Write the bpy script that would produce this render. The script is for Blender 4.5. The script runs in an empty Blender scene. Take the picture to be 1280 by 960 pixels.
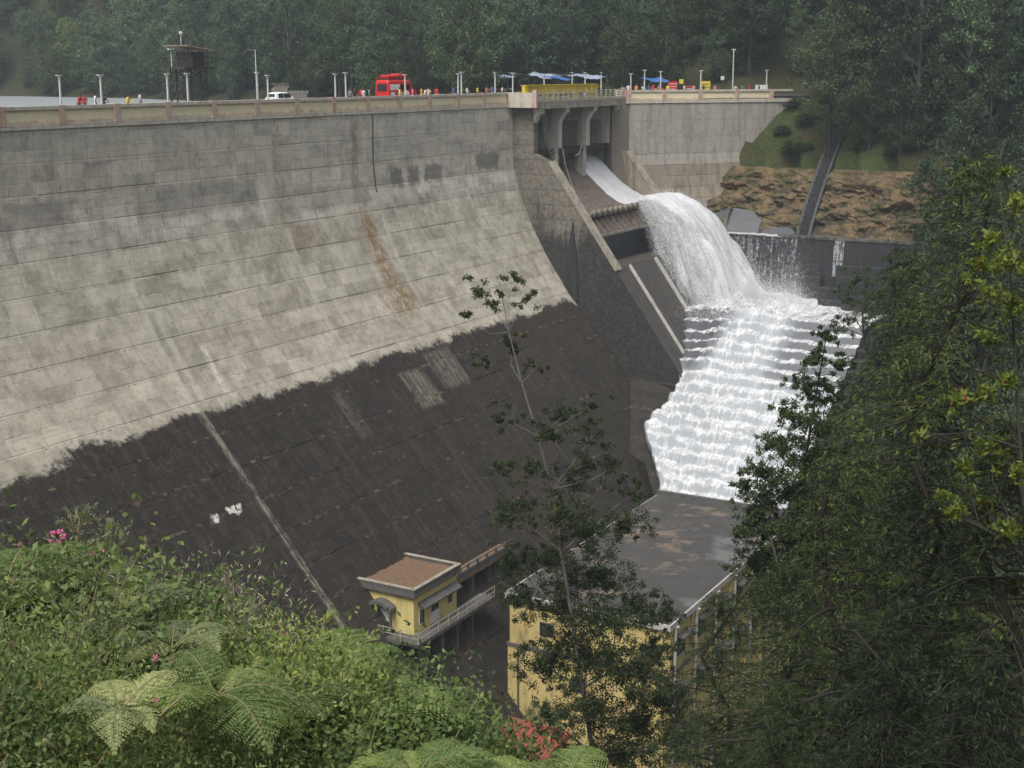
import bpy, math, random
import numpy as np
from mathutils import Vector, Matrix
R_ = math.radians
rng = np.random.default_rng(7)
random.seed(7)
SC = bpy.context.scene
COL = SC.collection

# ------------------------------------------------------------------ camera
ZC = 3.93
PITCH = math.atan(394 / 1750)
cd = bpy.data.cameras.new('camera'); cam = bpy.data.objects.new('camera', cd); COL.objects.link(cam)
cam.location = (0, 0, ZC); cam.rotation_euler = (math.pi / 2 - PITCH, 0, 0)
cd.sensor_width = 36; cd.lens = 36 * 1750 / 1280; cd.clip_start = 0.1; cd.clip_end = 6000
SC.camera = cam
# ------------------------------------------------------------------ world, sun, exposure
wd = bpy.data.worlds.new('World'); SC.world = wd; wd.use_nodes = True
wn = wd.node_tree.nodes; wl = wd.node_tree.links
sky = wn.new('ShaderNodeTexSky'); sky.sky_type = 'NISHITA'; sky.sun_disc = False
SUN_EL, SUN_AZ = 58, 205          # azimuth clockwise from +Y
sky.sun_elevation = R_(SUN_EL); sky.sun_rotation = R_(SUN_AZ)
sky.air_density = 1.0; sky.dust_density = 5.0; sky.ozone_density = 1.0
bg = wn['Background']; bg.inputs[1].default_value = 0.15
bw = wn.new('ShaderNodeRGBToBW'); wl.new(sky.outputs[0], bw.inputs[0])      # overcast: the blue is mostly veiled by cloud
wm = wn.new('ShaderNodeMix'); wm.data_type = 'RGBA'; wm.inputs[0].default_value = .7
wl.new(sky.outputs[0], wm.inputs[6]); wl.new(bw.outputs[0], wm.inputs[7]); wl.new(wm.outputs[2], bg.inputs[0])
sd = bpy.data.lights.new('sun', 'SUN'); sun = bpy.data.objects.new('sun', sd); COL.objects.link(sun)
sd.energy = 1.5; sd.angle = R_(24); sd.color = (1, .95, .88)
el, az = R_(SUN_EL), R_(SUN_AZ)
sdir = Vector((math.sin(az) * math.cos(el), math.cos(az) * math.cos(el), math.sin(el)))
sun.rotation_euler = sdir.to_track_quat('Z', 'Y').to_euler(); sun.location = (0, 0, 200)
SC.view_settings.view_transform = 'Standard'; SC.view_settings.look = 'None'
SC.view_settings.exposure = 0.5; SC.view_settings.gamma = 1.0
try: SC.view_settings.use_curve_mapping = False
except Exception: pass
SC.render.engine = 'CYCLES'
cy = SC.cycles
cy.use_denoising = True
try: cy.denoiser = 'OPENIMAGEDENOISE'
except Exception: pass
cy.max_bounces = 6; cy.diffuse_bounces = 3; cy.glossy_bounces = 2; cy.transmission_bounces = 3
cy.transparent_max_bounces = 24; cy.volume_bounces = 0
cy.use_adaptive_sampling = True; cy.adaptive_threshold = 0.02
cy.caustics_reflective = False; cy.caustics_refractive = False

# ------------------------------------------------------------------ frames
TH = math.atan(1010 / (1750 / math.cos(PITCH)))
O = Vector((-40.72, 113.07, 0))
A_ = Vector((math.sin(TH), math.cos(TH), 0)); N_ = Vector((math.cos(TH), -math.sin(TH), 0))
PHI = math.pi / 2 - TH            # local x = along the dam, local -y = downstream
def W(s, t, z): return O + A_ * s + N_ * t + Vector((0, 0, z))
def to_st(x, y):
    qx, qy = x - O.x, y - O.y
    return qx * A_.x + qy * A_.y, qx * N_.x + qy * N_.y
def L(s, t, z): return (s, -t, z)
Fv = Vector((0, math.cos(PITCH), -math.sin(PITCH))); Uv = Vector((0, math.sin(PITCH), math.cos(PITCH)))
def ray(u, v): return Vector(((u - 640) / 1750, 0, 0)) + Fv - Uv * ((v - 480) / 1750)
def at_depth(u, v, Y):
    d = ray(u, v); return Vector((0, 0, ZC)) + d * (Y / d.y)
def s_at(u, t):
    d = ray(u, 140); C0 = Vector((0, 0, ZC)) - O
    k = (t - C0.dot(N_)) / d.dot(N_); return (C0 + d * k).dot(A_)

# ------------------------------------------------------------------ numpy noise
def _hash(i, j, seed):
    h = (i * 374761393 + j * 668265263 + seed * 1442695041) & 0xffffffff
    h = ((h ^ (h >> 13)) * 1274126177) & 0xffffffff
    return ((h ^ (h >> 16)) & 0xffff) / 65535.0
def vnoise(x, y, seed=0):
    x = np.asarray(x, float); y = np.asarray(y, float)
    i = np.floor(x).astype(np.int64); j = np.floor(y).astype(np.int64)
    fx = x - i; fy = y - j; fx = fx * fx * (3 - 2 * fx); fy = fy * fy * (3 - 2 * fy)
    a = _hash(i, j, seed); b = _hash(i + 1, j, seed); c = _hash(i, j + 1, seed); d = _hash(i + 1, j + 1, seed)
    return (a + (b - a) * fx) * (1 - fy) + (c + (d - c) * fx) * fy
def fbm(x, y, seed=0, o=4):
    r = 0; a = .5
    for k in range(o):
        r = r + a * vnoise(x * 2 ** k, y * 2 ** k, seed + k * 17); a *= .5
    return r

# ------------------------------------------------------------------ materials
class NT:
    def __init__(s, name):
        s.m = bpy.data.materials.new(name); s.m.use_nodes = True; s.t = s.m.node_tree
        s.n = s.t.nodes; s.l = s.t.links; s.p = s.n['Principled BSDF']; s.out = s.n['Material Output']
    def put(s, sock, v):
        if isinstance(v, bpy.types.NodeSocket): s.l.new(v, sock)
        else:
            if hasattr(sock.default_value, '__len__') and not hasattr(v, '__len__'): v = (v,) * len(sock.default_value)
            if hasattr(sock.default_value, '__len__') and len(v) == 3 and len(sock.default_value) == 4: v = (*v, 1)
            sock.default_value = v
    def math(s, op, a, b=0, c=None, clamp=False):
        q = s.n.new('ShaderNodeMath'); q.operation = op; q.use_clamp = clamp
        s.put(q.inputs[0], a); s.put(q.inputs[1], b)
        if c is not None: s.put(q.inputs[2], c)
        return q.outputs[0]
    def mix(s, f, a, b, mode='MIX'):
        q = s.n.new('ShaderNodeMix'); q.data_type = 'RGBA'; q.blend_type = mode
        s.put(q.inputs[0], f); s.put(q.inputs[6], a); s.put(q.inputs[7], b); return q.outputs[2]
    def noise(s, vec, scale, detail=4, rough=.55, col=False):
        q = s.n.new('ShaderNodeTexNoise'); s.put(q.inputs['Scale'], scale); s.put(q.inputs['Detail'], detail)
        s.put(q.inputs['Roughness'], rough)
        if vec is not None: s.put(q.inputs['Vector'], vec)
        return q.outputs[1 if col else 0]
    def pos(s):
        return s.n.new('ShaderNodeNewGeometry').outputs['Position']
    def island(s):
        return s.n.new('ShaderNodeNewGeometry').outputs['Random Per Island']
    def objc(s): return s.n.new('ShaderNodeTexCoord').outputs['Object']
    def uv(s): return s.n.new('ShaderNodeTexCoord').outputs['UV']
    def scale(s, v, sc):
        q = s.n.new('ShaderNodeVectorMath'); q.operation = 'MULTIPLY'; s.put(q.inputs[0], v); q.inputs[1].default_value = sc
        return q.outputs[0]
    def xyz(s, v):
        q = s.n.new('ShaderNodeSeparateXYZ'); s.put(q.inputs[0], v); return q.outputs
    def comb(s, x, y, z):
        q = s.n.new('ShaderNodeCombineXYZ'); s.put(q.inputs[0], x); s.put(q.inputs[1], y); s.put(q.inputs[2], z); return q.outputs[0]
    def ramp(s, v, lo, hi):     # smooth 0..1
        q = s.n.new('ShaderNodeMapRange'); q.interpolation_type = 'SMOOTHSTEP'
        s.put(q.inputs[0], v); s.put(q.inputs[1], lo); s.put(q.inputs[2], hi); return q.outputs[0]
    def damframe(s):            # (s, -t, z) of the dam
        q = s.n.new('ShaderNodeVectorMath'); q.operation = 'SUBTRACT'; s.put(q.inputs[0], s.pos()); q.inputs[1].default_value = tuple(O)
        r = s.n.new('ShaderNodeVectorRotate'); r.rotation_type = 'Z_AXIS'; s.put(r.inputs['Vector'], q.outputs[0]); r.inputs['Angle'].default_value = -PHI
        return r.outputs[0]
    def bump(s, h, strength=.3, dist=.05):
        q = s.n.new('ShaderNodeBump'); q.inputs['Strength'].default_value = strength; q.inputs['Distance'].default_value = dist
        s.put(q.inputs['Height'], h); s.l.new(q.outputs[0], s.p.inputs['Normal'])
    def col(s, c): s.put(s.p.inputs['Base Color'], c)
    def rough(s, r): s.put(s.p.inputs['Roughness'], r)

def simple(name, c, rough=.6, metal=0, var=.15, vs=2.0, dirt=None, dirt_amt=.4, ds=.8, bump=0, spec=.5):
    k = NT(name); o = k.objc()
    n1 = k.noise(o, vs, 5)
    base = k.mix(n1, tuple(x * (1 - var) for x in c), tuple(min(1, x * (1 + var)) for x in c))
    if dirt is not None:
        d = k.ramp(k.noise(k.scale(o, (1, 1, .35)), ds, 6, .65), .45, .75)
        base = k.mix(k.math('MULTIPLY', d, dirt_amt), base, dirt)
    k.col(base); k.rough(rough); k.p.inputs['Metallic'].default_value = metal
    k.p.inputs['Specular IOR Level'].default_value = spec
    if bump: k.bump(k.noise(o, 6, 6), bump, .03)
    return k.m

def mask_box(k, x, y, nz, x0, x1, y0, y1, soft=.5, amt=1.0):
    xx = k.math('ADD', x, nz); yy = k.math('ADD', y, nz)
    m = k.math('MULTIPLY', k.ramp(xx, x0 - soft, x0 + soft), k.math('SUBTRACT', 1, k.ramp(xx, x1 - soft, x1 + soft)))
    m2 = k.math('MULTIPLY', k.ramp(yy, y0 - soft, y0 + soft), k.math('SUBTRACT', 1, k.ramp(yy, y1 - soft, y1 + soft)))
    return k.math('MULTIPLY', k.math('MULTIPLY', m, m2), amt)

def dam_concrete(name, lower_dark=True):
    k = NT(name); d = k.damframe(); s, my, z = k.xyz(d)
    isl = k.n.new('ShaderNodeObjectInfo').outputs['Random']
    big = k.noise(d, .09, 5, .6); fine = k.noise(d, 2.2, 6, .7); mid = k.noise(d, .55, 5, .65)
    streak = k.noise(k.comb(k.math('MULTIPLY', s, 1.1), 0, k.math('MULTIPLY', z, .07)), 1.0, 6, .7)
    streak2 = k.noise(k.comb(k.math('MULTIPLY', s, 3.3), 3, k.math('MULTIPLY', z, .16)), 1.0, 5, .7)
    hband = k.noise(k.comb(k.math('MULTIPLY', s, .12), 5, k.math('MULTIPLY', z, 1.6)), 1.0, 5, .7)
    up = k.mix(k.ramp(mid, .25, .75), (.42, .39, .325), (.74, .70, .60))       # upper, greyer
    lowc = k.mix(k.ramp(mid, .3, .7), (.27, .245, .19), (.54, .50, .41))
    c = k.mix(k.ramp(k.math('ADD', z, k.math('MULTIPLY', k.math('SUBTRACT', mid, .5), 4)), -9.0, -12.5), up, lowc)
    c = k.mix(k.math('MULTIPLY', k.ramp(streak, .5, .74), .5), c, (.15, .138, .12))
    c = k.mix(k.math('MULTIPLY', k.ramp(streak2, .55, .75), .45), c, (.50, .47, .40))
    c = k.mix(k.math('MULTIPLY', k.ramp(hband, .5, .70), .55), c, (.17, .15, .115))
    c = k.mix(k.math('MULTIPLY', k.ramp(big, .5, .7), .2), c, (.2, .19, .165))
    c = k.mix(.14, c, k.mix(isl, (.14, .13, .115), (.56, .53, .45)))
    wn_ = k.n.new('ShaderNodeTexWhiteNoise'); wn_.noise_dimensions = '2D'
    k.put(wn_.inputs['Vector'], k.comb(k.math('FLOOR', k.math('DIVIDE', s, 2.83)), k.math('FLOOR', k.math('DIVIDE', z, 1.3)), 0))
    c = k.mix(.22, c, k.mix(wn_.outputs[0], (.12, .108, .09), (.64, .61, .53)))
    gr = k.noise(d, 5.5, 4, .8); gr2 = k.noise(k.scale(d, (1, 1, .5)), 1.6, 6, .8)
    c = k.mix(k.math('MULTIPLY', k.ramp(gr2, .5, .70), .45), c, (.135, .12, .095))
    c = k.mix(k.math('MULTIPLY', k.ramp(gr2, .48, .3), .32), c, (.60, .57, .49))
    c = k.mix(k.math('MULTIPLY', k.ramp(gr, .5, .75), .38), c, (.09, .08, .065))
    # fine formwork grid
    fx = k.math('ABSOLUTE', k.math('SUBTRACT', k.math('FRACT', k.math('DIVIDE', s, 2.83)), .5))
    fz = k.math('ABSOLUTE', k.math('SUBTRACT', k.math('FRACT', k.math('DIVIDE', z, 1.3)), .5))
    grid = k.math('MAXIMUM', k.ramp(fx, .483, .498), k.ramp(fz, .46, .495))
    gn = k.ramp(k.noise(d, .35, 4, .7), .45, .6)
    c = k.mix(k.math('MULTIPLY', k.math('MULTIPLY', grid, k.math('ADD', .25, k.math('MULTIPLY', gn, .75))), .9), c, k.mix(k.ramp(fine, .4, .6), (.12, .105, .08), (.55, .52, .44)))
    nz = k.math('MULTIPLY', k.math('SUBTRACT', k.noise(d, .9, 5, .7), .5), 2.4)
    # dark form patches, rust run, white runs
    for x0, x1, y0, y1 in ((54.5, 57, -9.4, -7.2), (58, 60.3, -9.4, -7.2), (61.5, 65.4, -9, -7.2), (73.5, 79.3, -8.6, -6.4), (33, 50, -10.5, -8.2), (14, 31, -9.5, -6.6), (-2, 7, -9.2, -6.6)):
        am = .62 if x0 > 53 else .30
        c = k.mix(mask_box(k, s, z, nz, x0, x1, y0, y1, .35, am), c, (.07, .066, .06))
    for x0, x1, y0, y1, am in ((46.6, 49.4, -22, -11.5, .75), (47.3, 48.2, -19, -1, .6), (44.5, 52, -22, -19.5, .5), (33.9, 34.7, -12, -1, .55), (34, 40, -14, -12.2, .35)):
        c = k.mix(k.math('MULTIPLY', mask_box(k, s, z, nz, x0, x1, y0, y1, .8, am), k.ramp(gr2, .36, .56)), c, (.21, .135, .06))
    c = k.mix(mask_box(k, s, z, k.math('MULTIPLY', nz, .15), 51.25, 51.6, -9.5, -1, .12, .85), c, (.05, .04, .03))
    for x0, x1, y0, y1, am in ((15.6, 16.3, -24.6, -20.5, .8), (10.8, 11.5, -26, -13, .35), (51.0, 51.6, -24, -12, .35), (34.0, 34.7, -26, -12, .4), (12.2, 13, -25, -17, .4)):
        c = k.mix(k.math('MULTIPLY', mask_box(k, s, z, k.math('MULTIPLY', nz, .35), x0, x1, y0, y1, .25, am), k.ramp(gr2, .38, .55)), c, (.66, .63, .56))
    if lower_dark:
        zz = k.math('ADD', z, k.math('ADD', k.math('MULTIPLY', nz, .3), k.math('ADD', k.math('MULTIPLY', k.math('SUBTRACT', k.noise(d, .25, 3, .5), .5), 3.0), k.math('MULTIPLY', k.math('SUBTRACT', k.noise(d, 1.9, 5, .75), .5), 1.6))))
        dk = k.ramp(zz, -25.2, -25.8)
        dc = k.mix(mid, (.014, .0125, .011), (.048, .041, .034))
        dc = k.mix(k.math('MULTIPLY', k.ramp(streak, .52, .68), .6), dc, (.075, .062, .050))
        dc = k.mix(k.math('MULTIPLY', k.ramp(big, .5, .66), .5), dc, (.055, .036, .024))
        dc = k.mix(k.math('MULTIPLY', k.ramp(gr2, .5, .72), .6), dc, (.115, .095, .075))
        dc = k.mix(k.math('MULTIPLY', k.ramp(gr, .48, .7), .7), dc, (.008, .007, .0065))
        spots = k.ramp(k.noise(k.scale(d, (1, 1, 1.8)), 1.1, 6, .8), .62, .68)
        dc = k.mix(k.math('MULTIPLY', spots, .6), dc, (.20, .16, .11))
        lf = k.math('ABSOLUTE', k.math('SUBTRACT', k.math('FRACT', k.math('DIVIDE', k.math('ADD', z, .98), 2.62)), .5))
        sp = k.math('MULTIPLY', k.ramp(lf, .44, .49), k.ramp(k.noise(d, 1.0, 6, .8), .53, .6))
        dc = k.mix(k.math('MULTIPLY', sp, .75), dc, (.26, .19, .11))
        hb2 = k.noise(k.comb(k.math('MULTIPLY', s, .2), 9, k.math('MULTIPLY', z, 2.4)), 1.0, 5, .7)
        dc = k.mix(k.math('MULTIPLY', k.ramp(hb2, .5, .68), .55), dc, (.010, .009, .008))
        lt = k.noise(k.comb(k.math('MULTIPLY', s, 1.4), 4, k.math('MULTIPLY', z, .22)), 1.0, 6, .75)
        dc = k.mix(k.math('MULTIPLY', k.ramp(lt, .55, .7), .55), dc, (.12, .10, .08))
        dc = k.mix(k.math('MULTIPLY', k.ramp(fz, .45, .49), k.math('MULTIPLY', gn, .5)), dc, (.012, .010, .009))
        w = k.math('MULTIPLY', nz, .22)
        for x0, x1, y0, y1, am in ((11.3, 11.9, -48, -25, .75), (40.0, 44.2, -30.6, -27.2, .42), (45.8, 51, -29.8, -26.2, .38), (28.5, 30.5, -31, -27, .2), (1.5, 4.5, -45, -36, .25)):
            br = k.math('MULTIPLY', k.ramp(streak2, .38, .56), k.ramp(gr2, .35, .55))
            dc = k.mix(k.math('MULTIPLY', mask_box(k, s, z, w, x0, x1, y0, y1, .3, am), br), dc, (.34, .31, .25))
        for x0, x1, y0, y1, am in ((7.3, 9.3, -32.6, -32.2, 1), (5.2, 6.4, -32.6, -32.3, 1)):
            dc = k.mix(k.ramp(k.math('MULTIPLY', mask_box(k, s, z, k.math('MULTIPLY', nz, .7), x0, x1, y0, y1, .45, am), k.ramp(gr2, .3, .55)), .25, .5), dc, (.62, .60, .55))
        c = k.mix(dk, c, dc)
    k.col(c); k.rough(.88); k.p.inputs['Specular IOR Level'].default_value = .25
    k.bump(k.math('ADD', k.math('MULTIPLY', fine, .6), k.math('MULTIPLY', grid, -.35)), .5, .06)
    return k.m

def stained(name, c1, c2, dark, amt=.6, rough=.85, sc=.5, wet=False, dk_lo=.45, dk_hi=.65):
    k = NT(name); d = k.damframe(); s, my, z = k.xyz(d)
    mid = k.noise(d, sc, 6, .65); fine = k.noise(d, 3, 5, .7)
    st = k.noise(k.comb(k.math('MULTIPLY', s, 1.3), k.math('MULTIPLY', my, 1.3), k.math('MULTIPLY', z, .15)), 1, 6, .7)
    c = k.mix(mid, c1, c2)
    c = k.mix(k.math('MULTIPLY', k.ramp(st, dk_lo, dk_hi), amt), c, dark)
    c = k.mix(k.math('MULTIPLY', k.ramp(fine, .5, .7), .45), c, tuple(x * .5 for x in c1))
    c = k.mix(k.math('MULTIPLY', k.ramp(k.noise(d, 1.3, 6, .8), .52, .68), .4), c, tuple(min(1, x * 1.35) for x in c2))
    k.col(c); k.rough(rough); k.bump(fine, .5, .05)
    return k.m

def leafmat(name, c1, c2, trans=.25, c3=None, spec=.3, skew=1.0):
    k = NT(name); r = k.math('POWER', k.island(), skew)
    c = k.mix(r, c1, c2)
    big = k.noise(k.pos(), .35, 2)
    c = k.mix(k.ramp(big, .35, .65), c, k.mix(r, tuple(x * .72 for x in c1), tuple(x * .8 for x in c2)))
    oi = k.n.new('ShaderNodeObjectInfo').outputs['Random']
    c = k.mix(k.math('MULTIPLY', k.ramp(oi, .45, 1.0), .75), c, k.mix(r, tuple(min(1, x * q) for x, q in zip(c1, (2.0, 1.7, 1.5))), tuple(min(1, x * q) for x, q in zip(c2, (1.7, 1.45, 1.3)))))
    c = k.mix(k.math('MULTIPLY', k.ramp(oi, .45, .0), .6), c, k.mix(r, tuple(x * .45 for x in c1), tuple(x * .55 for x in c2)))
    if c3 is not None: c = k.mix(k.ramp(r, .975, .985), c, c3)
    k.col(c); k.rough(.55); k.p.inputs['Specular IOR Level'].default_value = spec
    tr = k.n.new('ShaderNodeBsdfTranslucent'); k.put(tr.inputs[0], c)
    mx = k.n.new('ShaderNodeMixShader'); mx.inputs[0].default_value = trans
    k.l.new(k.p.outputs[0], mx.inputs[1]); k.l.new(tr.outputs[0], mx.inputs[2]); k.l.new(mx.outputs[0], k.out.inputs[0])
    return k.m

M = {}
M['dam'] = dam_concrete('dam_concrete')
M['joint'] = simple('joint_concrete', (.14, .12, .095), .95)
M['wall_mix'] = stained('training_wall_concrete', (.11, .10, .085), (.20, .18, .15), (.022, .021, .02), .9, dk_lo=.38, dk_hi=.58)
def twall():
    k = NT('training_wall_face'); d = k.damframe(); s, my, z = k.xyz(d); t = k.math('MULTIPLY', my, -1)
    n = k.noise(d, .5, 6, .65); f = k.noise(d, 2.4, 6, .75); b = k.noise(d, .22, 5, .6)
    c = k.mix(k.ramp(f, .3, .7), (.11, .098, .078), (.235, .215, .175))
    c = k.mix(k.math('MULTIPLY', k.ramp(n, .5, .66), .6), c, (.085, .065, .045))
    fz = k.math('ABSOLUTE', k.math('SUBTRACT', k.math('FRACT', k.math('DIVIDE', z, 1.9)), .5))
    c = k.mix(k.math('MULTIPLY', k.ramp(fz, .46, .49), .6), c, (.03, .027, .022))
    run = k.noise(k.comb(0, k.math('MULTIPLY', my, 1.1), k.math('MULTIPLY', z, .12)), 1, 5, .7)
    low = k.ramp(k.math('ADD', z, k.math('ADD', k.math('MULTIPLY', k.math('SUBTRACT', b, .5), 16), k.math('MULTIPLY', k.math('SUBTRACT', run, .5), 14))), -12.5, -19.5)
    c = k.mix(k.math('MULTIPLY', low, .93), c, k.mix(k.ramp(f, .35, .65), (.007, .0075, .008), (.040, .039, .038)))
    k.col(c); k.rough(.75); k.bump(f, .5, .06); return k.m
M['twall'] = twall()
M['wall_dark'] = stained('wet_dark_concrete', (.016, .017, .019), (.045, .045, .047), (.009, .009, .010), .7, rough=.55)
M['pier'] = stained('pier_concrete', (.44, .42, .36), (.58, .55, .48), (.24, .21, .17), .5)
M['rusty'] = stained('rusty_chute_concrete', (.10, .08, .065), (.185, .15, .12), (.045, .036, .03), .75, sc=.9)
M['ledge'] = stained('ledge_concrete', (.26, .235, .19), (.40, .37, .30), (.10, .085, .065), .6, sc=1.2)
M['pale'] = stained('pale_concrete', (.42, .41, .38), (.56, .55, .51), (.22, .20, .17), .5, sc=1.2)
M['apron'] = stained('apron_concrete', (.055, .05, .045), (.09, .08, .07), (.03, .028, .027), .6, rough=.6)
M['roofdark'] = None
M['parapet_cap'] = stained('parapet_cap_concrete', (.44, .40, .33), (.58, .54, .46), (.20, .16, .12), .45, sc=1.5)
def parapet_mat():
    k = NT('parapet_yellow_paint'); d = k.damframe(); s, my, z = k.xyz(d)
    n = k.noise(d, 1.2, 6, .7); c = k.mix(n, (.66, .57, .36), (.80, .72, .52))
    low = k.ramp(k.math('ADD', z, k.math('MULTIPLY', k.math('SUBTRACT', n, .5), 1.0)), -.12, -.55)
    c = k.mix(k.math('MULTIPLY', low, .75), c, (.27, .10, .055))
    top = k.ramp(k.math('ADD', z, k.math('MULTIPLY', k.math('SUBTRACT', n, .5), .7)), .35, .65)
    c = k.mix(k.math('MULTIPLY', top, .35), c, (.17, .15, .07))
    k.col(c); k.rough(.85); return k.m
M['parapet'] = parapet_mat()
M['post'] = stained('parapet_post_paint', (.42, .31, .25), (.56, .44, .37), (.28, .09, .06), .6, sc=1.5)
M['asphalt'] = simple('road_asphalt', (.085, .083, .08), .9, var=.3, vs=.5)
M['yellow'] = simple('yellow_paint', (.62, .47, .04), .5, dirt=(.2, .13, .03), dirt_amt=.5)
M['rail'] = simple('rail_paint', (.40, .38, .30), .7, dirt=(.25, .12, .05), dirt_amt=.5)
M['steel_dark'] = simple('dark_steel', (.05, .045, .04), .6, metal=.3, dirt=(.12, .05, .02), dirt_amt=.5)
M['rope'] = simple('pale_rope', (.36, .33, .27), .9)
M['lampmat'] = simple('lamp_post_paint', (.55, .56, .54), .5, dirt=(.3, .26, .2), dirt_amt=.4)
M['white'] = simple('white_paint', (.78, .78, .77), .35)
M['carwhite'] = simple('white_car_paint', (.80, .80, .80), .25, var=.02)
M['red'] = simple('red_paint', (.55, .02, .018), .35, var=.08)
M['redtin'] = simple('red_tin', (.27, .06, .045), .6, dirt=(.2, .05, .03), dirt_amt=.5)
M['glass'] = simple('dark_glass', (.02, .024, .028), .12, var=.1)
M['tyre'] = simple('tyre_rubber', (.02, .02, .02), .9)
M['chrome'] = simple('wheel_metal', (.45, .45, .46), .4, metal=.8)
M['bluetarp'] = simple('blue_tarpaulin', (.33, .39, .50), .55, var=.3, vs=.6)
M['blue'] = simple('blue_sheet', (.05, .13, .38), .5, var=.3)
M['yellowcloth'] = simple('yellow_cloth', (.72, .58, .06), .7)
M['housewall'] = simple('yellow_wall_paint', (.66, .55, .22), .8, var=.12, vs=.6, dirt=(.22, .17, .08), dirt_amt=.6, ds=.7, bump=.15)
M['phwall'] = simple('powerhouse_yellow_paint', (.56, .45, .18), .8, var=.15, vs=.4, dirt=(.15, .11, .05), dirt_amt=.9, ds=.7, bump=.3)
M['litter'] = simple('leaf_litter', (.17, .105, .06), .95, var=.5, vs=6, dirt=(.06, .055, .035), dirt_amt=.85, ds=2.6, bump=.8)
M['mould'] = simple('mouldy_concrete', (.11, .105, .10), .9, var=.4, vs=3, dirt=(.035, .033, .03), dirt_amt=.8, ds=2, bump=.4)
M['door'] = simple('white_door_paint', (.62, .64, .68), .6, dirt=(.35, .33, .3), dirt_amt=.4)
def roof_mat():
    k = NT('powerhouse_roof_felt'); p = k.pos(); n = k.noise(p, .25, 6, .65); f = k.noise(p, 2.5, 5, .7)
    c = k.mix(n, (.028, .027, .026), (.085, .082, .078)); c = k.mix(k.math('MULTIPLY', k.ramp(f, .5, .7), .5), c, (.13, .115, .095))
    c = k.mix(k.math('MULTIPLY', k.ramp(k.noise(k.scale(p, (1, 1.6, 1)), .22, 6, .75), .55, .62), .75), c, (.19, .15, .10))
    c = k.mix(k.math('MULTIPLY', k.ramp(k.noise(p, .13, 4, .6), .56, .68), .6), c, (.19, .19, .19))
    k.col(c); k.rough(.8); k.bump(f, .4, .05); return k.m
M['roofdark'] = roof_mat()
def skin(n, c): return simple(n, c, .6, var=.05)
M['skin'] = skin('skin', (.22, .12, .075)); M['hair'] = simple('black_hair', (.012, .01, .01), .6)
M['bark'] = simple('tree_bark', (.06, .052, .042), .95, var=.5, vs=4, bump=.5)
M['bark_pale'] = simple('pale_bark', (.17, .16, .14), .9, var=.4, vs=4, bump=.4)
M['bark_dark'] = simple('dark_bark', (.035, .028, .022), .95, var=.4, vs=4, bump=.5)
M['l_far'] = leafmat('far_leaf', (.050, .105, .055), (.115, .18, .09))
M['l_far2'] = leafmat('far_leaf_light', (.08, .14, .045), (.17, .22, .08))
M['l_dark'] = leafmat('dark_wood_leaf', (.030, .058, .024), (.07, .105, .042))
M['l_con'] = leafmat('conifer_spray', (.013, .032, .010), (.15, .205, .045), .3, skew=2.2)
M['l_con2'] = leafmat('conifer_spray_dark', (.008, .020, .008), (.055, .09, .026), .3, skew=2.0)
M['l_grev'] = leafmat('sparse_tree_leaf', (.035, .056, .022), (.09, .118, .042), .3)
M['l_wil'] = leafmat('slender_tree_leaf', (.032, .056, .02), (.08, .115, .04), .3)
M['l_bright'] = leafmat('bright_shrub_leaf', (.06, .115, .02), (.17, .21, .04), .35, c3=(.32, .05, .03))
M['l_under'] = leafmat('undergrowth_leaf', (.08, .14, .03), (.22, .285, .085), .35, c3=(.28, .22, .07))
M['l_under2'] = leafmat('undergrowth_leaf_dark', (.06, .11, .03), (.15, .215, .07), .3)
M['l_light'] = leafmat('undergrowth_leaf_light', (.16, .23, .07), (.32, .38, .15), .35)
M['l_grey'] = leafmat('grey_green_leaf', (.17, .21, .11), (.34, .37, .22), .3)
M['l_fern'] = leafmat('fern_leaf', (.10, .17, .045), (.24, .32, .11), .4)
M['l_fern_dry'] = leafmat('dry_fern_leaf', (.14, .19, .08), (.27, .32, .15), .3)
M['pink'] = simple('pink_flower', (.62, .13, .30), .6, var=.3)
M['stem'] = simple('dry_stem', (.22, .19, .10), .9, var=.3)

# ------------------------------------------------------------------ mesh helpers
def mesh_np(name, V, F, mats=(), mi=None, smooth=False):
    V = np.asarray(V, np.float32); F = np.asarray(F, np.int32)
    me = bpy.data.meshes.new(name); nv, nf, k = len(V), len(F), F.shape[1]
    me.vertices.add(nv); me.vertices.foreach_set('co', V.ravel())
    me.loops.add(nf * k); me.loops.foreach_set('vertex_index', F.ravel())
    me.polygons.add(nf); me.polygons.foreach_set('loop_start', np.arange(0, nf * k, k, dtype=np.int32))
    if mi is not None: me.polygons.foreach_set('material_index', np.asarray(mi, np.int32))
    me.polygons.foreach_set('use_smooth', np.full(nf, smooth, bool))
    me.update(calc_edges=True)
    for m in mats: me.materials.append(m)
    return me
def link(name, me, parent=None, loc=(0, 0, 0), rz=0):
    o = bpy.data.objects.new(name, me); COL.objects.link(o); o.location = loc; o.rotation_euler = (0, 0, rz)
    if parent is not None: o.parent = parent
    return o
def tag(o, label=None, cat=None, group=None, kind=None):
    if label: o['label'] = label
    if cat: o['category'] = cat
    if group: o['group'] = group
    if kind: o['kind'] = kind
    return o
def thing(name, label, cat, loc=(0, 0, 0), rz=0, group=None):
    o = link(name, None, None, loc, rz); o.empty_display_size = .2; return tag(o, label, cat, group)
def dup(root, loc, rz=0, sc=None, **kw):
    def cp(o, par):
        c = o.copy(); COL.objects.link(c); c.parent = par
        for ch in o.children: cp(ch, c)
        return c
    r = cp(root, None); r.location = loc; r.rotation_euler = (0, 0, rz)
    if sc: r.scale = (sc, sc, sc) if not hasattr(sc, '__len__') else sc
    return tag(r, **kw)
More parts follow.
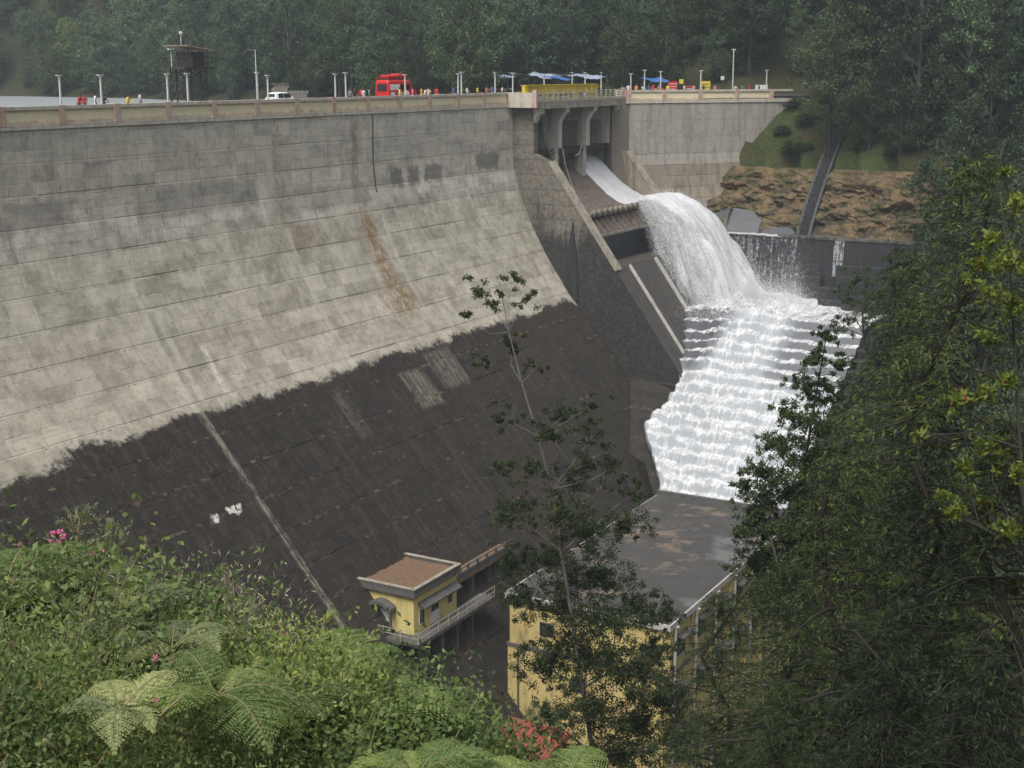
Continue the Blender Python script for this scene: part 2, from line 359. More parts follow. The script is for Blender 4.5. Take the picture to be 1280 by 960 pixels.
class MB:
    def __init__(s): s.v = []; s.f = []; s.m = []
    def add(s, vs, fs, mi=0):
        b = len(s.v); s.v += [tuple(v) for v in vs]
        for f in fs: s.f.append([b + i for i in f]); s.m.append(mi)
        return s
    def box(s, x0, x1, y0, y1, z0, z1, mi=0, ch=0):
        if x0 > x1: x0, x1 = x1, x0
        if y0 > y1: y0, y1 = y1, y0
        if z0 > z1: z0, z1 = z1, z0
        return s.hexa([(x0, y0, z0), (x1, y0, z0), (x1, y1, z0), (x0, y1, z0), (x0, y0, z1), (x1, y0, z1), (x1, y1, z1), (x0, y1, z1)], mi)
    def hexa(s, p, mi=0):
        return s.add(p, [(3, 2, 1, 0), (4, 5, 6, 7), (0, 1, 5, 4), (1, 2, 6, 5), (2, 3, 7, 6), (3, 0, 4, 7)], mi)
    def prism(s, pts, e0, e1, mi=0):        # pts polygon; e0,e1 offsets added
        n = len(pts); p = [tuple(Vector(q) + Vector(e0)) for q in pts] + [tuple(Vector(q) + Vector(e1)) for q in pts]
        return s.add(p, [tuple(range(n))[::-1], tuple(range(n, 2 * n))] + [(i, (i + 1) % n, n + (i + 1) % n, n + i) for i in range(n)], mi)
    def tube(s, P, r, n=6, mi=0, cap=True):
        P = [Vector(p) for p in P]; r = r if hasattr(r, '__len__') else [r] * len(P)
        b = len(s.v); prev = None
        for i, p in enumerate(P):
            d = (P[min(i + 1, len(P) - 1)] - P[max(i - 1, 0)]).normalized()
            x = d.orthogonal().normalized() if prev is None else (prev - d * prev.dot(d)).normalized()
            prev = x; y = d.cross(x)
            for k in range(n):
                a = 2 * math.pi * k / n; s.v.append(tuple(p + (x * math.cos(a) + y * math.sin(a)) * r[i]))
        for i in range(len(P) - 1):
            for k in range(n):
                s.f.append([b + i * n + k, b + i * n + (k + 1) % n, b + (i + 1) * n + (k + 1) % n, b + (i + 1) * n + k]); s.m.append(mi)
        if cap:
            s.f.append([b + k for k in range(n)][::-1]); s.m.append(mi)
            s.f.append([b + (len(P) - 1) * n + k for k in range(n)]); s.m.append(mi)
        return s
    def ball(s, c, r, mi=0, n=8, m=5):
        r = r if hasattr(r, '__len__') else (r, r, r)
        pts = [(c[0], c[1], c[2] - r[2])]
        for j in range(1, m):
            p = -math.pi / 2 + math.pi * j / m
            for k in range(n):
                a = 2 * math.pi * k / n
                pts.append((c[0] + r[0] * math.cos(p) * math.cos(a), c[1] + r[1] * math.cos(p) * math.sin(a), c[2] + r[2] * math.sin(p)))
        pts.append((c[0], c[1], c[2] + r[2])); fs = []
        for k in range(n): fs.append((0, 1 + (k + 1) % n, 1 + k))
        for j in range(m - 2):
            for k in range(n):
                a = 1 + j * n; fs.append((a + k, a + (k + 1) % n, a + n + (k + 1) % n, a + n + k))
        a = 1 + (m - 2) * n
        for k in range(n): fs.append((a + k, a + (k + 1) % n, len(pts) - 1))
        return s.add(pts, fs, mi)
    def mesh(s, name, mats, smooth=False, bevel=0):
        me = bpy.data.meshes.new(name); me.from_pydata(s.v, [], s.f)
        mats = mats if hasattr(mats, '__len__') else [mats]
        for m in mats: me.materials.append(m)
        me.polygons.foreach_set('material_index', s.m)
        me.polygons.foreach_set('use_smooth', [smooth] * len(s.f)); me.update()
        return me
    def build(s, name, mats, parent=None, loc=(0, 0, 0), rz=0, smooth=False, bevel=0):
        o = link(name, s.mesh(name, mats, smooth), parent, loc, rz)
        if bevel:
            b = o.modifiers.new('bevel', 'BEVEL'); b.width = bevel; b.segments = 1; b.limit_method = 'ANGLE'
        return o
def grid_mesh(name, X, Y, Z, mats, uv=None, smooth=True):
    h, w = X.shape; V = np.stack([X, Y, Z], -1).reshape(-1, 3)
    i = np.arange(h * w).reshape(h, w)
    F = np.stack([i[:-1, :-1], i[:-1, 1:], i[1:, 1:], i[1:, :-1]], -1).reshape(-1, 4)
    me = mesh_np(name, V, F, mats, smooth=smooth)
    if uv is not None:
        ul = me.uv_layers.new(name='UVMap'); U = np.stack([uv[0].ravel(), uv[1].ravel()], -1)
        ul.data.foreach_set('uv', U[F.ravel()].astype(np.float32).ravel())
    return me

# ================================================================== TERRAIN
ROADP = [W(-70, -3.6, 0), W(82, -3.6, 0), W(106, -1.5, 0), W(126.3, 23.3 - 6.4, 0), W(134, 21, 0)]
def road_dist(x, y):
    best = np.full(np.shape(x), 1e9)
    for a, b in zip(ROADP[:-1], ROADP[1:]):
        dx, dy = b.x - a.x, b.y - a.y; l2 = dx * dx + dy * dy
        k = np.clip(((x - a.x) * dx + (y - a.y) * dy) / l2, 0, 1)
        best = np.minimum(best, np.hypot(x - a.x - k * dx, y - a.y - k * dy))
    return best
def shore_d(x, y):
    xs = np.interp(y, [150, 195, 235, 262, 300, 345, 372, 400, 430], [18, 4, -18, -36, -58, -92, -130, -300, -3000])
    return (x - xs) * .72
def near_hill(x, y):
    lx = np.where(x < 0, .35 * np.clip(x, -90, 0), .22 * np.clip(x, 0, 80))
    return 2.3 - .62 * np.clip(y, -80, 4) - .33 * np.clip(y - 4, 0, 6.5) - .95 * np.clip(y - 10.5, 0, None) - lx
def terrain(x, y):
    x = np.asarray(x, float); y = np.asarray(y, float)
    s, t = to_st(x, y)
    nz = (fbm(x * .05, y * .05, 3) - .5)
    d = shore_d(x, y); rd = road_dist(x, y)
    land = np.where(d > 0, -2.7 + np.clip(d, 0, 8) * .3, -3 + d * .35)
    land = land + np.clip(d - np.where(s < 165, 26, 13), 0, 190) * .40 + np.clip(d - 13, 0, 20) / 20 * nz * 8
    land = np.maximum(land, -9)
    land = np.where((d > 0) & (s > 110), np.minimum(land, -.25 + .62 * np.clip(rd - 6.5, 0, None)), land)
    zr = np.where(s > 121.5, -10.5 + 1.2 * (s - 121.5), -60)
    zr = np.where(zr > -.3, np.minimum(zr, -.3 + .62 * np.clip(rd - 7, 0, None)), zr) + np.where(s > 122.5, nz * 1.2, 0)
    sb = 113 - (t - 43) * 1.1
    zb = np.where(t > 43, -30 + .75 * (s - sb), -60)
    zb = np.minimum(zb, 40)
    dn = np.maximum(np.maximum(zr, zb), np.maximum(near_hill(x, y) + nz * .5 * np.clip((y - 5) / 20, 0, 2), -60 + nz * 2))
    tw = np.where(s > 107, 4 + (np.clip(s, 107, 135) - 107) * .776, -2.5)
    up = t < tw - np.where(s > 107, 1.0, 0)
    return np.where(up, land, dn)
def H1(x, y): return float(terrain(np.array([x]), np.array([y]))[0])

def ground_mat():
    k = NT('hill_ground'); p = k.pos(); d = k.damframe(); s, my, z = k.xyz(d)
    n = k.noise(p, .25, 6, .7); f = k.noise(p, 1.7, 6, .7)
    c = k.mix(n, (.030, .035, .014), (.055, .05, .026))
    c = k.mix(k.ramp(f, .5, .7), c, (.035, .05, .016))
    nz = k.math('MULTIPLY', k.math('SUBTRACT', f, .5), 4)
    g = mask_box(k, s, k.math('MULTIPLY', my, -1), nz, 119, 133, 6, 62, 1.5, 1)
    gc = k.mix(k.ramp(f, .3, .7), (.018, .030, .010), (.055, .075, .024))
    gc = k.mix(k.math('MULTIPLY', k.ramp(k.noise(p, 3.5, 6, .85), .45, .65), .75), gc, (.085, .07, .035))
    gc = k.mix(k.math('MULTIPLY', k.ramp(n, .48, .62), .8), gc, (.085, .062, .03))
    gc = k.mix(mask_box(k, s, k.math('MULTIPLY', my, -1), nz, 119, 122.8, 6, 40, .6, .55), gc, (.08, .115, .03))
    c = k.mix(g, c, gc)
    x, y, zz = k.xyz(p)
    md = mask_box(k, x, y, k.math('MULTIPLY', nz, 1), -109, -93, 402, 436, 2, 1)
    c = k.mix(md, c, k.mix(f, (.13, .20, .05), (.20, .26, .08)))
    k.col(c); k.rough(.95); k.p.inputs['Specular IOR Level'].default_value = .1; k.bump(f, .8, .3); return k.m
M['ground'] = ground_mat()
xs = np.unique(np.concatenate([np.arange(-720, -100, 12), np.arange(-100, 112, 2.5), np.arange(112, 720, 14)]))
ys = np.unique(np.concatenate([np.arange(-60, 92, 3.), np.arange(92, 262, 2.5), np.arange(262, 520, 6), np.arange(520, 1120, 14)]))
GX, GY = np.meshgrid(xs, ys)
GZ = terrain(GX, GY)
tag(link('ground', grid_mesh('ground', GX, GY, GZ, [M['ground']])), kind='structure')

# lake
def lake_mat():
    k = NT('lake_water'); p = k.pos(); k.col((.30, .33, .34)); k.rough(.42); k.p.inputs['IOR'].default_value = 1.33
    k.bump(k.noise(k.scale(p, (1, .5, 1)), 1.6, 4), 1.0, .35); return k.m
M['lake'] = lake_mat()
mb = MB(); lk = [W(-75, -7.5, -3), W(108, -7.5, -3), Vector((60, 240, -3)), Vector((0, 330, -3)), Vector((-60, 430, -3)), Vector((-420, 440, -3)), Vector((-420, 60, -3))]
mb.add(lk, [tuple(range(7))[::-1]]); lake = mb.build('lake_water', M['lake']); tag(lake, kind='structure')
for p_ in lake.data.polygons:
    if p_.normal.z < 0: lake.data.flip_normals(); break

# ================================================================== DAM
ZB = -60
PZ = [2, -7, -9, -11, -13.2, -15.5, -18, -20.6, -23, -25.5, -60]
PT = [0, 0, .25, .8, 1.6, 2.6, 3.95, 5.5, 7.2, 9.1, 39.1]
def face_t(z): return float(np.interp(-z, [-q for q in PZ], PT))
dam = thing('dam', 'tall grey concrete gravity dam, black stained lower half, with a gated spillway', 'dam', W(0, 0, ZB), PHI)
def D(s, t, z): return (s, -t, z - ZB)            # dam-local point
def dbox(mb, s0, s1, t0, t1, z0, z1, mi=0): return mb.box(s0, s1, -t1, -t0, z0 - ZB, z1 - ZB, mi)
# body of the left (non overflow) section
zz = np.concatenate([[-.3], np.arange(-1, -26, -1.0), [-40, -60]])
poly = [D(0, -8, -60), D(0, -8, -.3)] + [D(0, face_t(z) - .07, z) for z in zz]
mb = MB().prism(poly, (-62, 0, 0), (83.15, 0, 0)); mb.build('dam_body', M['dam'], dam)
# face blocks: lifts x columns, recessed joints
def chamfer_block(front, normal_back, g=.012, ch=.03, proud=.03, depth=.4):
    # front: 4 points (bl, br, tr, tl) of the cell on the nominal face
    P = [Vector(p) for p in front]; c = sum(P, Vector()) / 4
    nrm = (P[1] - P[0]).cross(P[3] - P[0]).normalized()
    if nrm.dot(Vector(normal_back)) > 0: nrm = -nrm
    ex = (P[1] - P[0]).normalized(); ey = (P[3] - P[0]).normalized()
    def ring(gx, off):
        sg = ((1, 1), (-1, 1), (-1, -1), (1, -1))
        return [P[i] + ex * gx * sg[i][0] + ey * gx * sg[i][1] + nrm * off for i in range(4)]
    r0, r1, r2 = ring(g, -depth), ring(g, proud - ch * .6), ring(g + ch, proud)
    mb = MB(); v = r0 + r1 + r2; fs = [(8, 9, 10, 11)]
    for i in range(4):
        j = (i + 1) % 4; fs += [(i, j, 4 + j, 4 + i), (4 + i, 4 + j, 8 + j, 8 + i)]
    return mb.add(v, fs)
cols = [-24, -14.5, -5, 3.3, 11.6, 17.3, 23, 28.7, 34.4, 43, 51.4, 58.4, 65.5, 72.5, 79.5, 83.15]
lifts = list(-.98 - np.arange(0, 19) * 2.62)
nb = 0
for i in range(len(cols) - 1):
    for j in range(len(lifts) - 1):
        za, zb_ = lifts[j + 1], lifts[j]
        if cols[i + 1] <= 3 and (za < -46 and cols[i] < -6): continue
        if cols[i] > 50 and za < -46.5: continue
        ta, tb = face_t(za), face_t(zb_)
        cell = [D(cols[i], ta, za), D(cols[i + 1], ta, za), D(cols[i + 1], tb, zb_), D(cols[i], tb, zb_)]
        mb = chamfer_block(cell, (0, 1, 0), g=.012 if cols[i] not in (11.6, 34.4, 51.4) else .03, proud=random.uniform(0, .05))
        mb.build('concrete_block', M['dam'], dam); nb += 1
# the wing (right abutment wall)
WE = (.790, .613); WN = (-.613, .790)
def WG(x, p, z): return D(107 + WE[0] * x + WN[0] * p, 4 + WE[1] * x + WN[1] * p, z)
def wing_p(z): return float(np.interp(-z, [0, 8, 12, 22], [0, 0, .6, 4.2]))
poly = [(-7.5, -22), (-7.5, -.3), (-.06, -.3), (-.06, -8), (.54, -12), (4.1, -22)]
mb = MB(); q0 = [WG(-1, p, z) for p, z in poly]; q1 = [WG(30, p, z) for p, z in poly]
mb.add(q0 + q1, [tuple(range(6)), tuple(range(6, 12))[::-1]] + [(i, i + 6, (i + 1) % 6 + 6, (i + 1) % 6) for i in range(6)])
mb.build('wing_body', M['joint'], dam)
wx = [1.8, 4.6, 11.5, 18.2, 26.9, 29.5]
wz = [-.98, -3.4, -5.8, -8.2, -9.8, -11.4, -13, -14.6, -16.2]
M['wing'] = stained('wing_concrete', (.25, .235, .20), (.42, .395, .34), (.13, .118, .098), .5, sc=.45)
M['wing_low'] = stained('wing_lower_concrete', (.20, .17, .135), (.31, .265, .21), (.10, .08, .06), .7, sc=.8)
for i in range(5):
    for j in range(8):
        za, zb_ = wz[j + 1], wz[j]; x0, x1 = wx[i], wx[i + 1]
        cell = [WG(x0, wing_p(za), za), WG(x1, wing_p(za), za), WG(x1, wing_p(zb_), zb_), WG(x0, wing_p(zb_), zb_)]
        chamfer_block(cell, (.4, 1, 0), proud=random.uniform(0, .06)).build('concrete_block', M['wing'] if zb_ > -9 else M['wing_low'], dam)

# road deck on the crest
road = MB(); PTS = [(-62, -7.2, -.4), (83, -7.2, -.4), (107.3, -6.6, 2.6)]
rd_o = thing('road', None, None); bpy.data.objects.remove(rd_o)
mb = MB(); dbx = [W(-62, -7.3, 0), W(-62, -.45, 0), W(83, -.45, 0), W(83, 2.4, 0), W(107.6, 2.6, 0)]
Lw = lambda x, p, z: O + A_ * (107 + WE[0] * x + WN[0] * p) + N_ * (4 + WE[1] * x + WN[1] * p) + Vector((0, 0, z))
top = [W(-62, -7.3, 0), W(-62, -.45, 0), W(82.6, -.45, 0), W(82.6, 2.4, 0), W(106.6, 2.6, 0), Lw(1, -.45, 0), Lw(29, -.45, 0), W(136, 23.5, 0), W(138, 18, 0), Lw(29, -7.0, 0), Lw(4, -7.0, 0), W(104, -7.3, 0)]
mb.prism(top, (0, 0, -.24), (0, 0, .0)); o = mb.build('road', M['asphalt']); tag(o, kind='structure')

# parapet on the left section: cap + ledge, yellow panels, posts
SP = 6.3; P0 = .2
def parapet(mapf, x0, x1, px, name):
    mb = MB()
    def bx(a, b, p0, p1, z0, z1, mi=0):
        mb.hexa([mapf(a, p0, z0), mapf(b, p0, z0), mapf(b, p1, z0), mapf(a, p1, z0), mapf(a, p0, z1), mapf(b, p0, z1), mapf(b, p1, z1), mapf(a, p1, z1)], mi)
    bx(x0, x1, -.42, .10, .66, .95); bx(x0, x1, -.45, .02, -.62, -.42); bx(x0, x1, -.5, .16, -.92, -.66); bx(x0, x1, -.45, -.05, -.66, -.62)
    par = mb.build(name, M['parapet_cap'], dam)
    def piece(nm, a, b, p0, p1, z0, z1, m):
        q = MB().hexa([mapf(a, p0, z0), mapf(b, p0, z0), mapf(b, p1, z0), mapf(a, p1, z0), mapf(a, p0, z1), mapf(b, p0, z1), mapf(b, p1, z1), mapf(a, p1, z1)])
        q.build(nm, m, par)
    for a, b in zip(px[:-1], px[1:]): piece('panel', a + .36, b - .36, -.36, -.06 + random.uniform(-.015, .015), -.42, .66, M['parapet'])
    for a in px: piece('post', a - .35, a + .35, -.44, .13, -.62, .985 if random.random() < .6 else .97, M['post'])
    return par
posts = [P0 + SP * k for k in range(-6, 14)]
parapet(lambda a, p, z: D(a, p, z), -60, 82.4, posts, 'parapet')
parapet(WG, 1.2, 29.4, [1.6, 7.4, 13.4, 19.6, 25.6], 'parapet')
# upstream parapet
mb = MB(); dbox(mb, -60, 104, -7.75, -7.35, -.2, .72); mb.build('upstream_parapet', M['parapet_cap'], dam)

# ---------------- spillway
QK = .725
def q_t(z): return 5.47 + QK * (-7.77 - z)
def q_z(t): return -7.77 - (t - 5.47) / QK
CH = [(-8, -9.3), (-2, -9.0), (-.5, -9.1), (1, -9.7), (2.2, -10.5), (3.5, -11.5), (5, -12.7), (6.5, -13.7), (8, -14.45), (9.2, -14.8), (10.1, -14.85), (10.7, -14.6), (10.95, -14.35)]
def chute_z(t): return float(np.interp(t, [c[0] for c in CH], [c[1] for c in CH]))
poly = [D(0, t, z) for t, z in CH] + [D(0, 10.98, -14.75), D(0, 10.4, -15.2), D(0, 10.5, -15.6), D(0, 12.0, -17.0), D(0, 12.05, -17.35), D(0, 11.6, -17.5), D(0, 11.6, -20.9), D(0, -8, -20.9)]
MB().prism(poly, (84.3, 0, 0), (107.7, 0, 0)).build('spillway_chute', M['rusty'], dam)
poly = [D(0, -8, -20.95), D(0, q_t(-20.95), -20.95), D(0, q_t(-60), -60), D(0, -8, -60)]
MB().prism(poly, (83.2, 0, 0), (112, 0, 0)).build('apron', M['apron'], dam)
# lip edge beam, under-lip wall, ribs under the lip, dentates
mb = MB(); dbox(mb, 84.35, 107.6, 11.85, 12.2, -17.4, -17.05); mb.build('lip_beam', M['ledge'], dam)
mb = MB(); dbox(mb, 84.35, 107.6, 11.5, 11.75, -20.9, -17.45); mb.build('lip_wall', M['wall_dark'], dam)
for k in range(9):
    s0 = 85.2 + k * 1.62
    mb = MB(); mb.prism([D(s0, 9.3, -14.82), D(s0, 10.2, -14.55), D(s0, 10.9, -13.95), D(s0, 11.25, -13.95), D(s0, 10.9, -14.9), D(s0, 9.3, -15)], (0, 0, 0), (.4, 0, 0))
    mb.build('dentate', M['ledge'], dam)
    mb = MB(); mb.prism([D(s0 + .6, 10.4, -15.15), D(s0 + .6, 11.1, -15.3), D(s0 + .6, 12.05, -16.9), D(s0 + .6, 11.8, -17), D(s0 + .6, 10.5, -15.7)], (0, 0, 0), (.28, 0, 0))
    mb.build('rib', M['rusty'], dam)
# apron ribs
for s0, w_ in ((87.0, .35), (95.2, .5)):
    mb = MB(); mb.prism([D(s0, q_t(-21), -21.2), D(s0, q_t(-21) + .3, -20.9), D(s0, q_t(-38) + .3, -37.9), D(s0, q_t(-38), -38.2)], (0, 0, 0), (w_, 0, 0)); mb.build('apron_rib', M['pale'], dam)
# left training wall: dark side, coping along the top
zt = [-7.77, -21.3]
poly = [D(0, -8, -.9), D(0, 3.1, -.9), D(0, 3.1, -6.9), D(0, 4.9, -7.6), D(0, q_t(-7.85) - .1, -7.85), D(0, q_t(-21) - .1, -21.0), D(0, q_t(-60), -60), D(0, -8, -60)]
MB().prism(poly, (83.18, 0, 0), (84.3, 0, 0)).build('training_wall', M['twall'], dam)
for k in range(9):      # coping stones
    za, zb_ = -7.8 - k * 1.5, -7.8 - (k + 1) * 1.5 + .03
    mb = MB(); p = []
    for s_ in (83.05, 84.42):
        p.append([D(s_, q_t(za) - .15, za - .1), D(s_, q_t(za) + .22, za + .08), D(s_, q_t(zb_) + .22, zb_ + .08), D(s_, q_t(zb_) - .15, zb_ - .1)])
    mb.add(p[0] + p[1], [(0, 1, 2, 3), (7, 6, 5, 4), (0, 4, 5, 1), (1, 5, 6, 2), (2, 6, 7, 3), (3, 7, 4, 0)]); mb.build('coping', M['ledge'], dam)
# dark slab on the wall side, painting the shade inside a tapering opening
mb = MB(); mb.prism([D(0, 9.0, -15.4), D(0, 9.6, -20.5), D(0, 9.9, -25.6), D(0, 7.4, -25.4), D(0, 8.3, -19)], (82.95, 0, 0), (83.22, 0, 0)); mb.build('opening_shade_slab', M['wall_dark'], dam)
# right training wall
poly = [D(0, -8, -.9), D(0, 3.1, -.9), D(0, 3.1, -6.9), D(0, 5.0, -7.8), D(0, q_t(-16.5) + .2, -16.5), D(0, q_t(-21), -21), D(0, -8, -21)]
MB().prism(poly, (107.7, 0, 0), (108.7, 0, 0)).build('training_wall', M['wing_low'], dam)
mb = MB(); p = []
for s_ in (107.55, 108.85): p.append([D(s_, 5.0, -7.8), D(s_, 5.3, -7.55), D(s_, q_t(-16.5) + .55, -16.3), D(s_, q_t(-16.5) + .2, -16.55)])
mb.add(p[0] + p[1], [(0, 1, 2, 3), (7, 6, 5, 4), (0, 4, 5, 1), (1, 5, 6, 2), (2, 6, 7, 3), (3, 7, 4, 0)]); mb.build('coping', M['ledge'], dam)
# piers
PIERS = [83.75, 90.9, 99.3, 107.15]
for i, s0 in enumerate(PIERS):
    w_ = 1.05
    mb = MB(); dbox(mb, s0 - w_ / 2, s0 + w_ / 2, 1.6, 3.0, -6.5, -2.6)
    mb.prism([D(0, -2, -.95), D(0, 4.1, -.95), D(0, 4.1, -1.7), D(0, 3.6, -2.0), D(0, 3.0, -3.1), D(0, -2, -3.1)], (s0 - w_ / 2 - .04, 0, 0), (s0 + w_ / 2 + .04, 0, 0))
    if i in (1, 2): dbox(mb, s0 - w_ / 2 + .02, s0 + w_ / 2 - .02, 1.55, 2.5, -11.8, -6.5)
    mb.build('spillway_pier', M['pier'], dam)
    mb = MB(); dbox(mb, s0 - w_ / 2 + .05, s0 + w_ / 2 - .05, -7.6, 1.55, -11, -3.1); mb.build('pier_side', M['wing'], dam)
for i in range(3):
    s0, s1_ = PIERS[i] + .56, PIERS[i + 1] - .56
    mb = MB(); dbox(mb, s0, s1_, 1.2, 2.3, -7.4, -6.5); dbox(mb, s0, s1_, 2.3, 2.55, -7.2, -6.9)
    mb.build('gate_beam', M['steel_dark'], dam)
    mb = MB(); zb_ = -9.2 if i < 2 else -7.7
    dbox(mb, s0, s1_, -1.6, -1.3, zb_, -1.0); mb.build('gate', M['wing'], dam)
    for k in range(4):
        q = MB(); dbox(q, s0, s1_, -1.3, -1.05, -2.2 - k * 1.5, -2.0 - k * 1.5); q.build('gate_rib', M['steel_dark'], dam)
# bridge deck, railing
mb = MB(); dbox(mb, 82.7, 108.3, -7.3, 4.2, -.9, -.26); dbox(mb, 82.7, 108.3, 3.7, 4.32, -1.12, -.92); mb.build('bridge_deck', M['ledge'], dam)
mb = MB(); dbox(mb, 82.3, 108.6, 3.9, 4.25, -.26, .1); rail = mb.build('bridge_railing', M['rail'], dam)
for zr_ in (.35, .68, 1.0):
    mb = MB(); dbox(mb, 82.3, 108.4, 4.0, 4.12, zr_, zr_ + .11); mb.build('rail', M['rail'], rail)
for k in range(19):
    mb = MB(); s0 = 82.4 + k * 1.44; dbox(mb, s0, s0 + .16, 3.96, 4.16, .1, 1.16); mb.build('baluster', M['rail'], rail)
for s0 in (81.9, 108.6):
    mb = MB(); dbox(mb, s0 - .25, s0 + .25, 3.7, 4.3, -.95, 1.3); mb.build('end_pillar', M['post'], dam)
    mb = MB(); dbox(mb, s0 - .15, s0 + .15, -.3 if s0 < 90 else 2.6, 3.7, -.95, .95); mb.build('return_wall', M['parapet_cap'], dam)
# plinth under the railing, right side block of the bridge
mb = MB(); dbox(mb, 108.3, 110.0, -3, 4.1, -9, -.9); mb.build('abutment', M['wing'], dam)

# ================================================================== STEPPED CASCADE AND WEIR
casc = thing('stepped_cascade', 'dark concrete stairs below the spillway, buried under foaming white water', 'cascade', W(85, 25, -60), PHI)
def Cc(s, t, z): return (s - 85, -(t - 25), z + 60)
NST = 19; TR = 1.88
def tl(s): return float(np.interp(s, [56, 66, 73.8, 80, 83.3, 83.6], [34, 29.5, 23.8, 24.9, 24.4, 19]))
mb = MB().hexa([Cc(94.9, 15, -60), Cc(112, 15, -60), Cc(112, 46, -60), Cc(94.9, 46, -60), Cc(94.9, 15, -28.6), Cc(112, 15, -28.6), Cc(112, 46, -28.6), Cc(94.9, 46, -28.6)])
mb.build('basin_floor', M['wall_dark'], casc)
for i in range(NST):
    s1_ = 95 - TR * i; s0 = s1_ - TR; zt_ = -29.2 - i
    mb = MB().hexa([Cc(s0, tl(s0), zt_ - 6), Cc(s1_ - .01, tl(s1_), zt_ - 6), Cc(s1_ - .01, 46, zt_ - 6), Cc(s0, 46, zt_ - 6), Cc(s0, tl(s0), zt_), Cc(s1_ - .01, tl(s1_), zt_), Cc(s1_ - .01, 46, zt_), Cc(s0, 46, zt_)])
    mb.build('step', M['wall_dark'], casc, bevel=.08)
# left curb wall of the cascade against the dam toe
mb = MB()
ks = [83.2, 80, 76.8, 74, 70, 66, 60, 56]
for a, b in zip(ks[:-1], ks[1:]):
    za, zb_ = -28.9 - (95 - a) / TR, -28.9 - (95 - b) / TR
    da, db = (7.0 if a > 73 else 1.0), (7.0 if b > 73 else 1.0)
    mb.hexa([Cc(b, tl(b) - db, -62), Cc(a, tl(a) - da, -62), Cc(a, tl(a), -62), Cc(b, tl(b), -62), Cc(b, tl(b) - db, zb_), Cc(a, tl(a) - da, za), Cc(a, tl(a), za), Cc(b, tl(b), zb_)])
mb.build('curb_wall', M['dam'], casc)

weir = thing('weir_wall', 'dark wet weir wall behind the cascade with a thin curtain of water', 'weir', W(112.5, 30, -30), PHI)
def We(s, t, z): return (s - 112.5, -(t - 30), z + 30)
def wbox(mb, s0, s1_, t0, t1, z0, z1): return mb.box(s0 - 112.5, s1_ - 112.5, -(t1 - 30), -(t0 - 30), z0 + 30, z1 + 30)
mb = MB(); wbox(mb, 112, 113.6, 12, 58, -34, -19.25); mb.build('wall', M['wall_dark'], weir)
mb = MB(); wbox(mb, 111.85, 113.7, 26.8, 58, -19.24, -18.9); mb.build('coping', M['wall_mix'], weir)
for t0, t1, zt_, s0 in ((31.2, 33.6, -24.4, 110.8), (33.6, 36.6, -25.6, 109.8), (36.6, 40, -24.0, 110.2), (34.2, 40, -27.0, 108.0), (35.5, 42, -22.6, 111.2), (38, 46, -26.4, 106), (40, 46, -28.3, 100), (41, 46, -30.5, 95), (41.5, 46, -33.5, 89.5), (42, 46, -36.5, 84), (42, 46, -39.5, 78), (42, 46, -42.5, 72)):
    mb = MB(); wbox(mb, s0, 112 if s0 > 104 else s0 + 7, t0, t1, -60 if s0 < 104 else -33, zt_); mb.build('buttress_block', M['wall_dark'], weir, bevel=.06)

# ---- white water
def foam_mat(name, alpha=True, a_lo=.35, a_hi=.6, c_lo=(.55, .58, .60), c_hi=(.82, .83, .84), su=14, sv=2.0, edge=True, seed=0.0):
    k = NT(name); u, v, w_ = k.xyz(k.uv())
    vec = k.comb(k.math('MULTIPLY', u, su), k.math('MULTIPLY', v, sv), seed)
    n = k.noise(vec, 1.0, 8, .72); n2 = k.noise(k.pos(), 2.6, 6, .75)
    m = k.math('ADD', k.math('MULTIPLY', n, .6), k.math('MULTIPLY', n2, .4))
    k.col(k.mix(k.ramp(m, .38, .62), c_lo, c_hi)); k.rough(.6); k.p.inputs['Specular IOR Level'].default_value = .3
    k.bump(m, .6, .25)
    tr = k.n.new('ShaderNodeBsdfTranslucent'); tr.inputs[0].default_value = (.9, .92, .93, 1)
    mx = k.n.new('ShaderNodeMixShader'); mx.inputs[0].default_value = .35
    k.l.new(k.p.outputs[0], mx.inputs[1]); k.l.new(tr.outputs[0], mx.inputs[2]); sh = mx.outputs[0]
    if alpha:
        a = k.ramp(m, a_lo, a_hi)
        if edge:
            e = k.math('MULTIPLY', k.ramp(k.math('ADD', u, k.math('MULTIPLY', k.math('SUBTRACT', n2, .5), .16)), 0.0, .13), k.math('SUBTRACT', 1, k.ramp(k.math('ADD', u, k.math('MULTIPLY', k.math('SUBTRACT', n2, .5), .16)), .87, 1.0)))
            a = k.math('MULTIPLY', a, e)
        tp = k.n.new('ShaderNodeBsdfTransparent'); m2 = k.n.new('ShaderNodeMixShader'); k.put(m2.inputs[0], a)
        k.l.new(tp.outputs[0], m2.inputs[1]); k.l.new(sh, m2.inputs[2]); sh = m2.outputs[0]
    k.l.new(sh, k.out.inputs[0]); return k.m
def st_grid(name, S, T, Z, mats, uv=None):
    X = O.x + A_.x * S + N_.x * T; Y = O.y + A_.y * S + N_.y * T
    return grid_mesh(name, X, Y, Z, mats, uv)
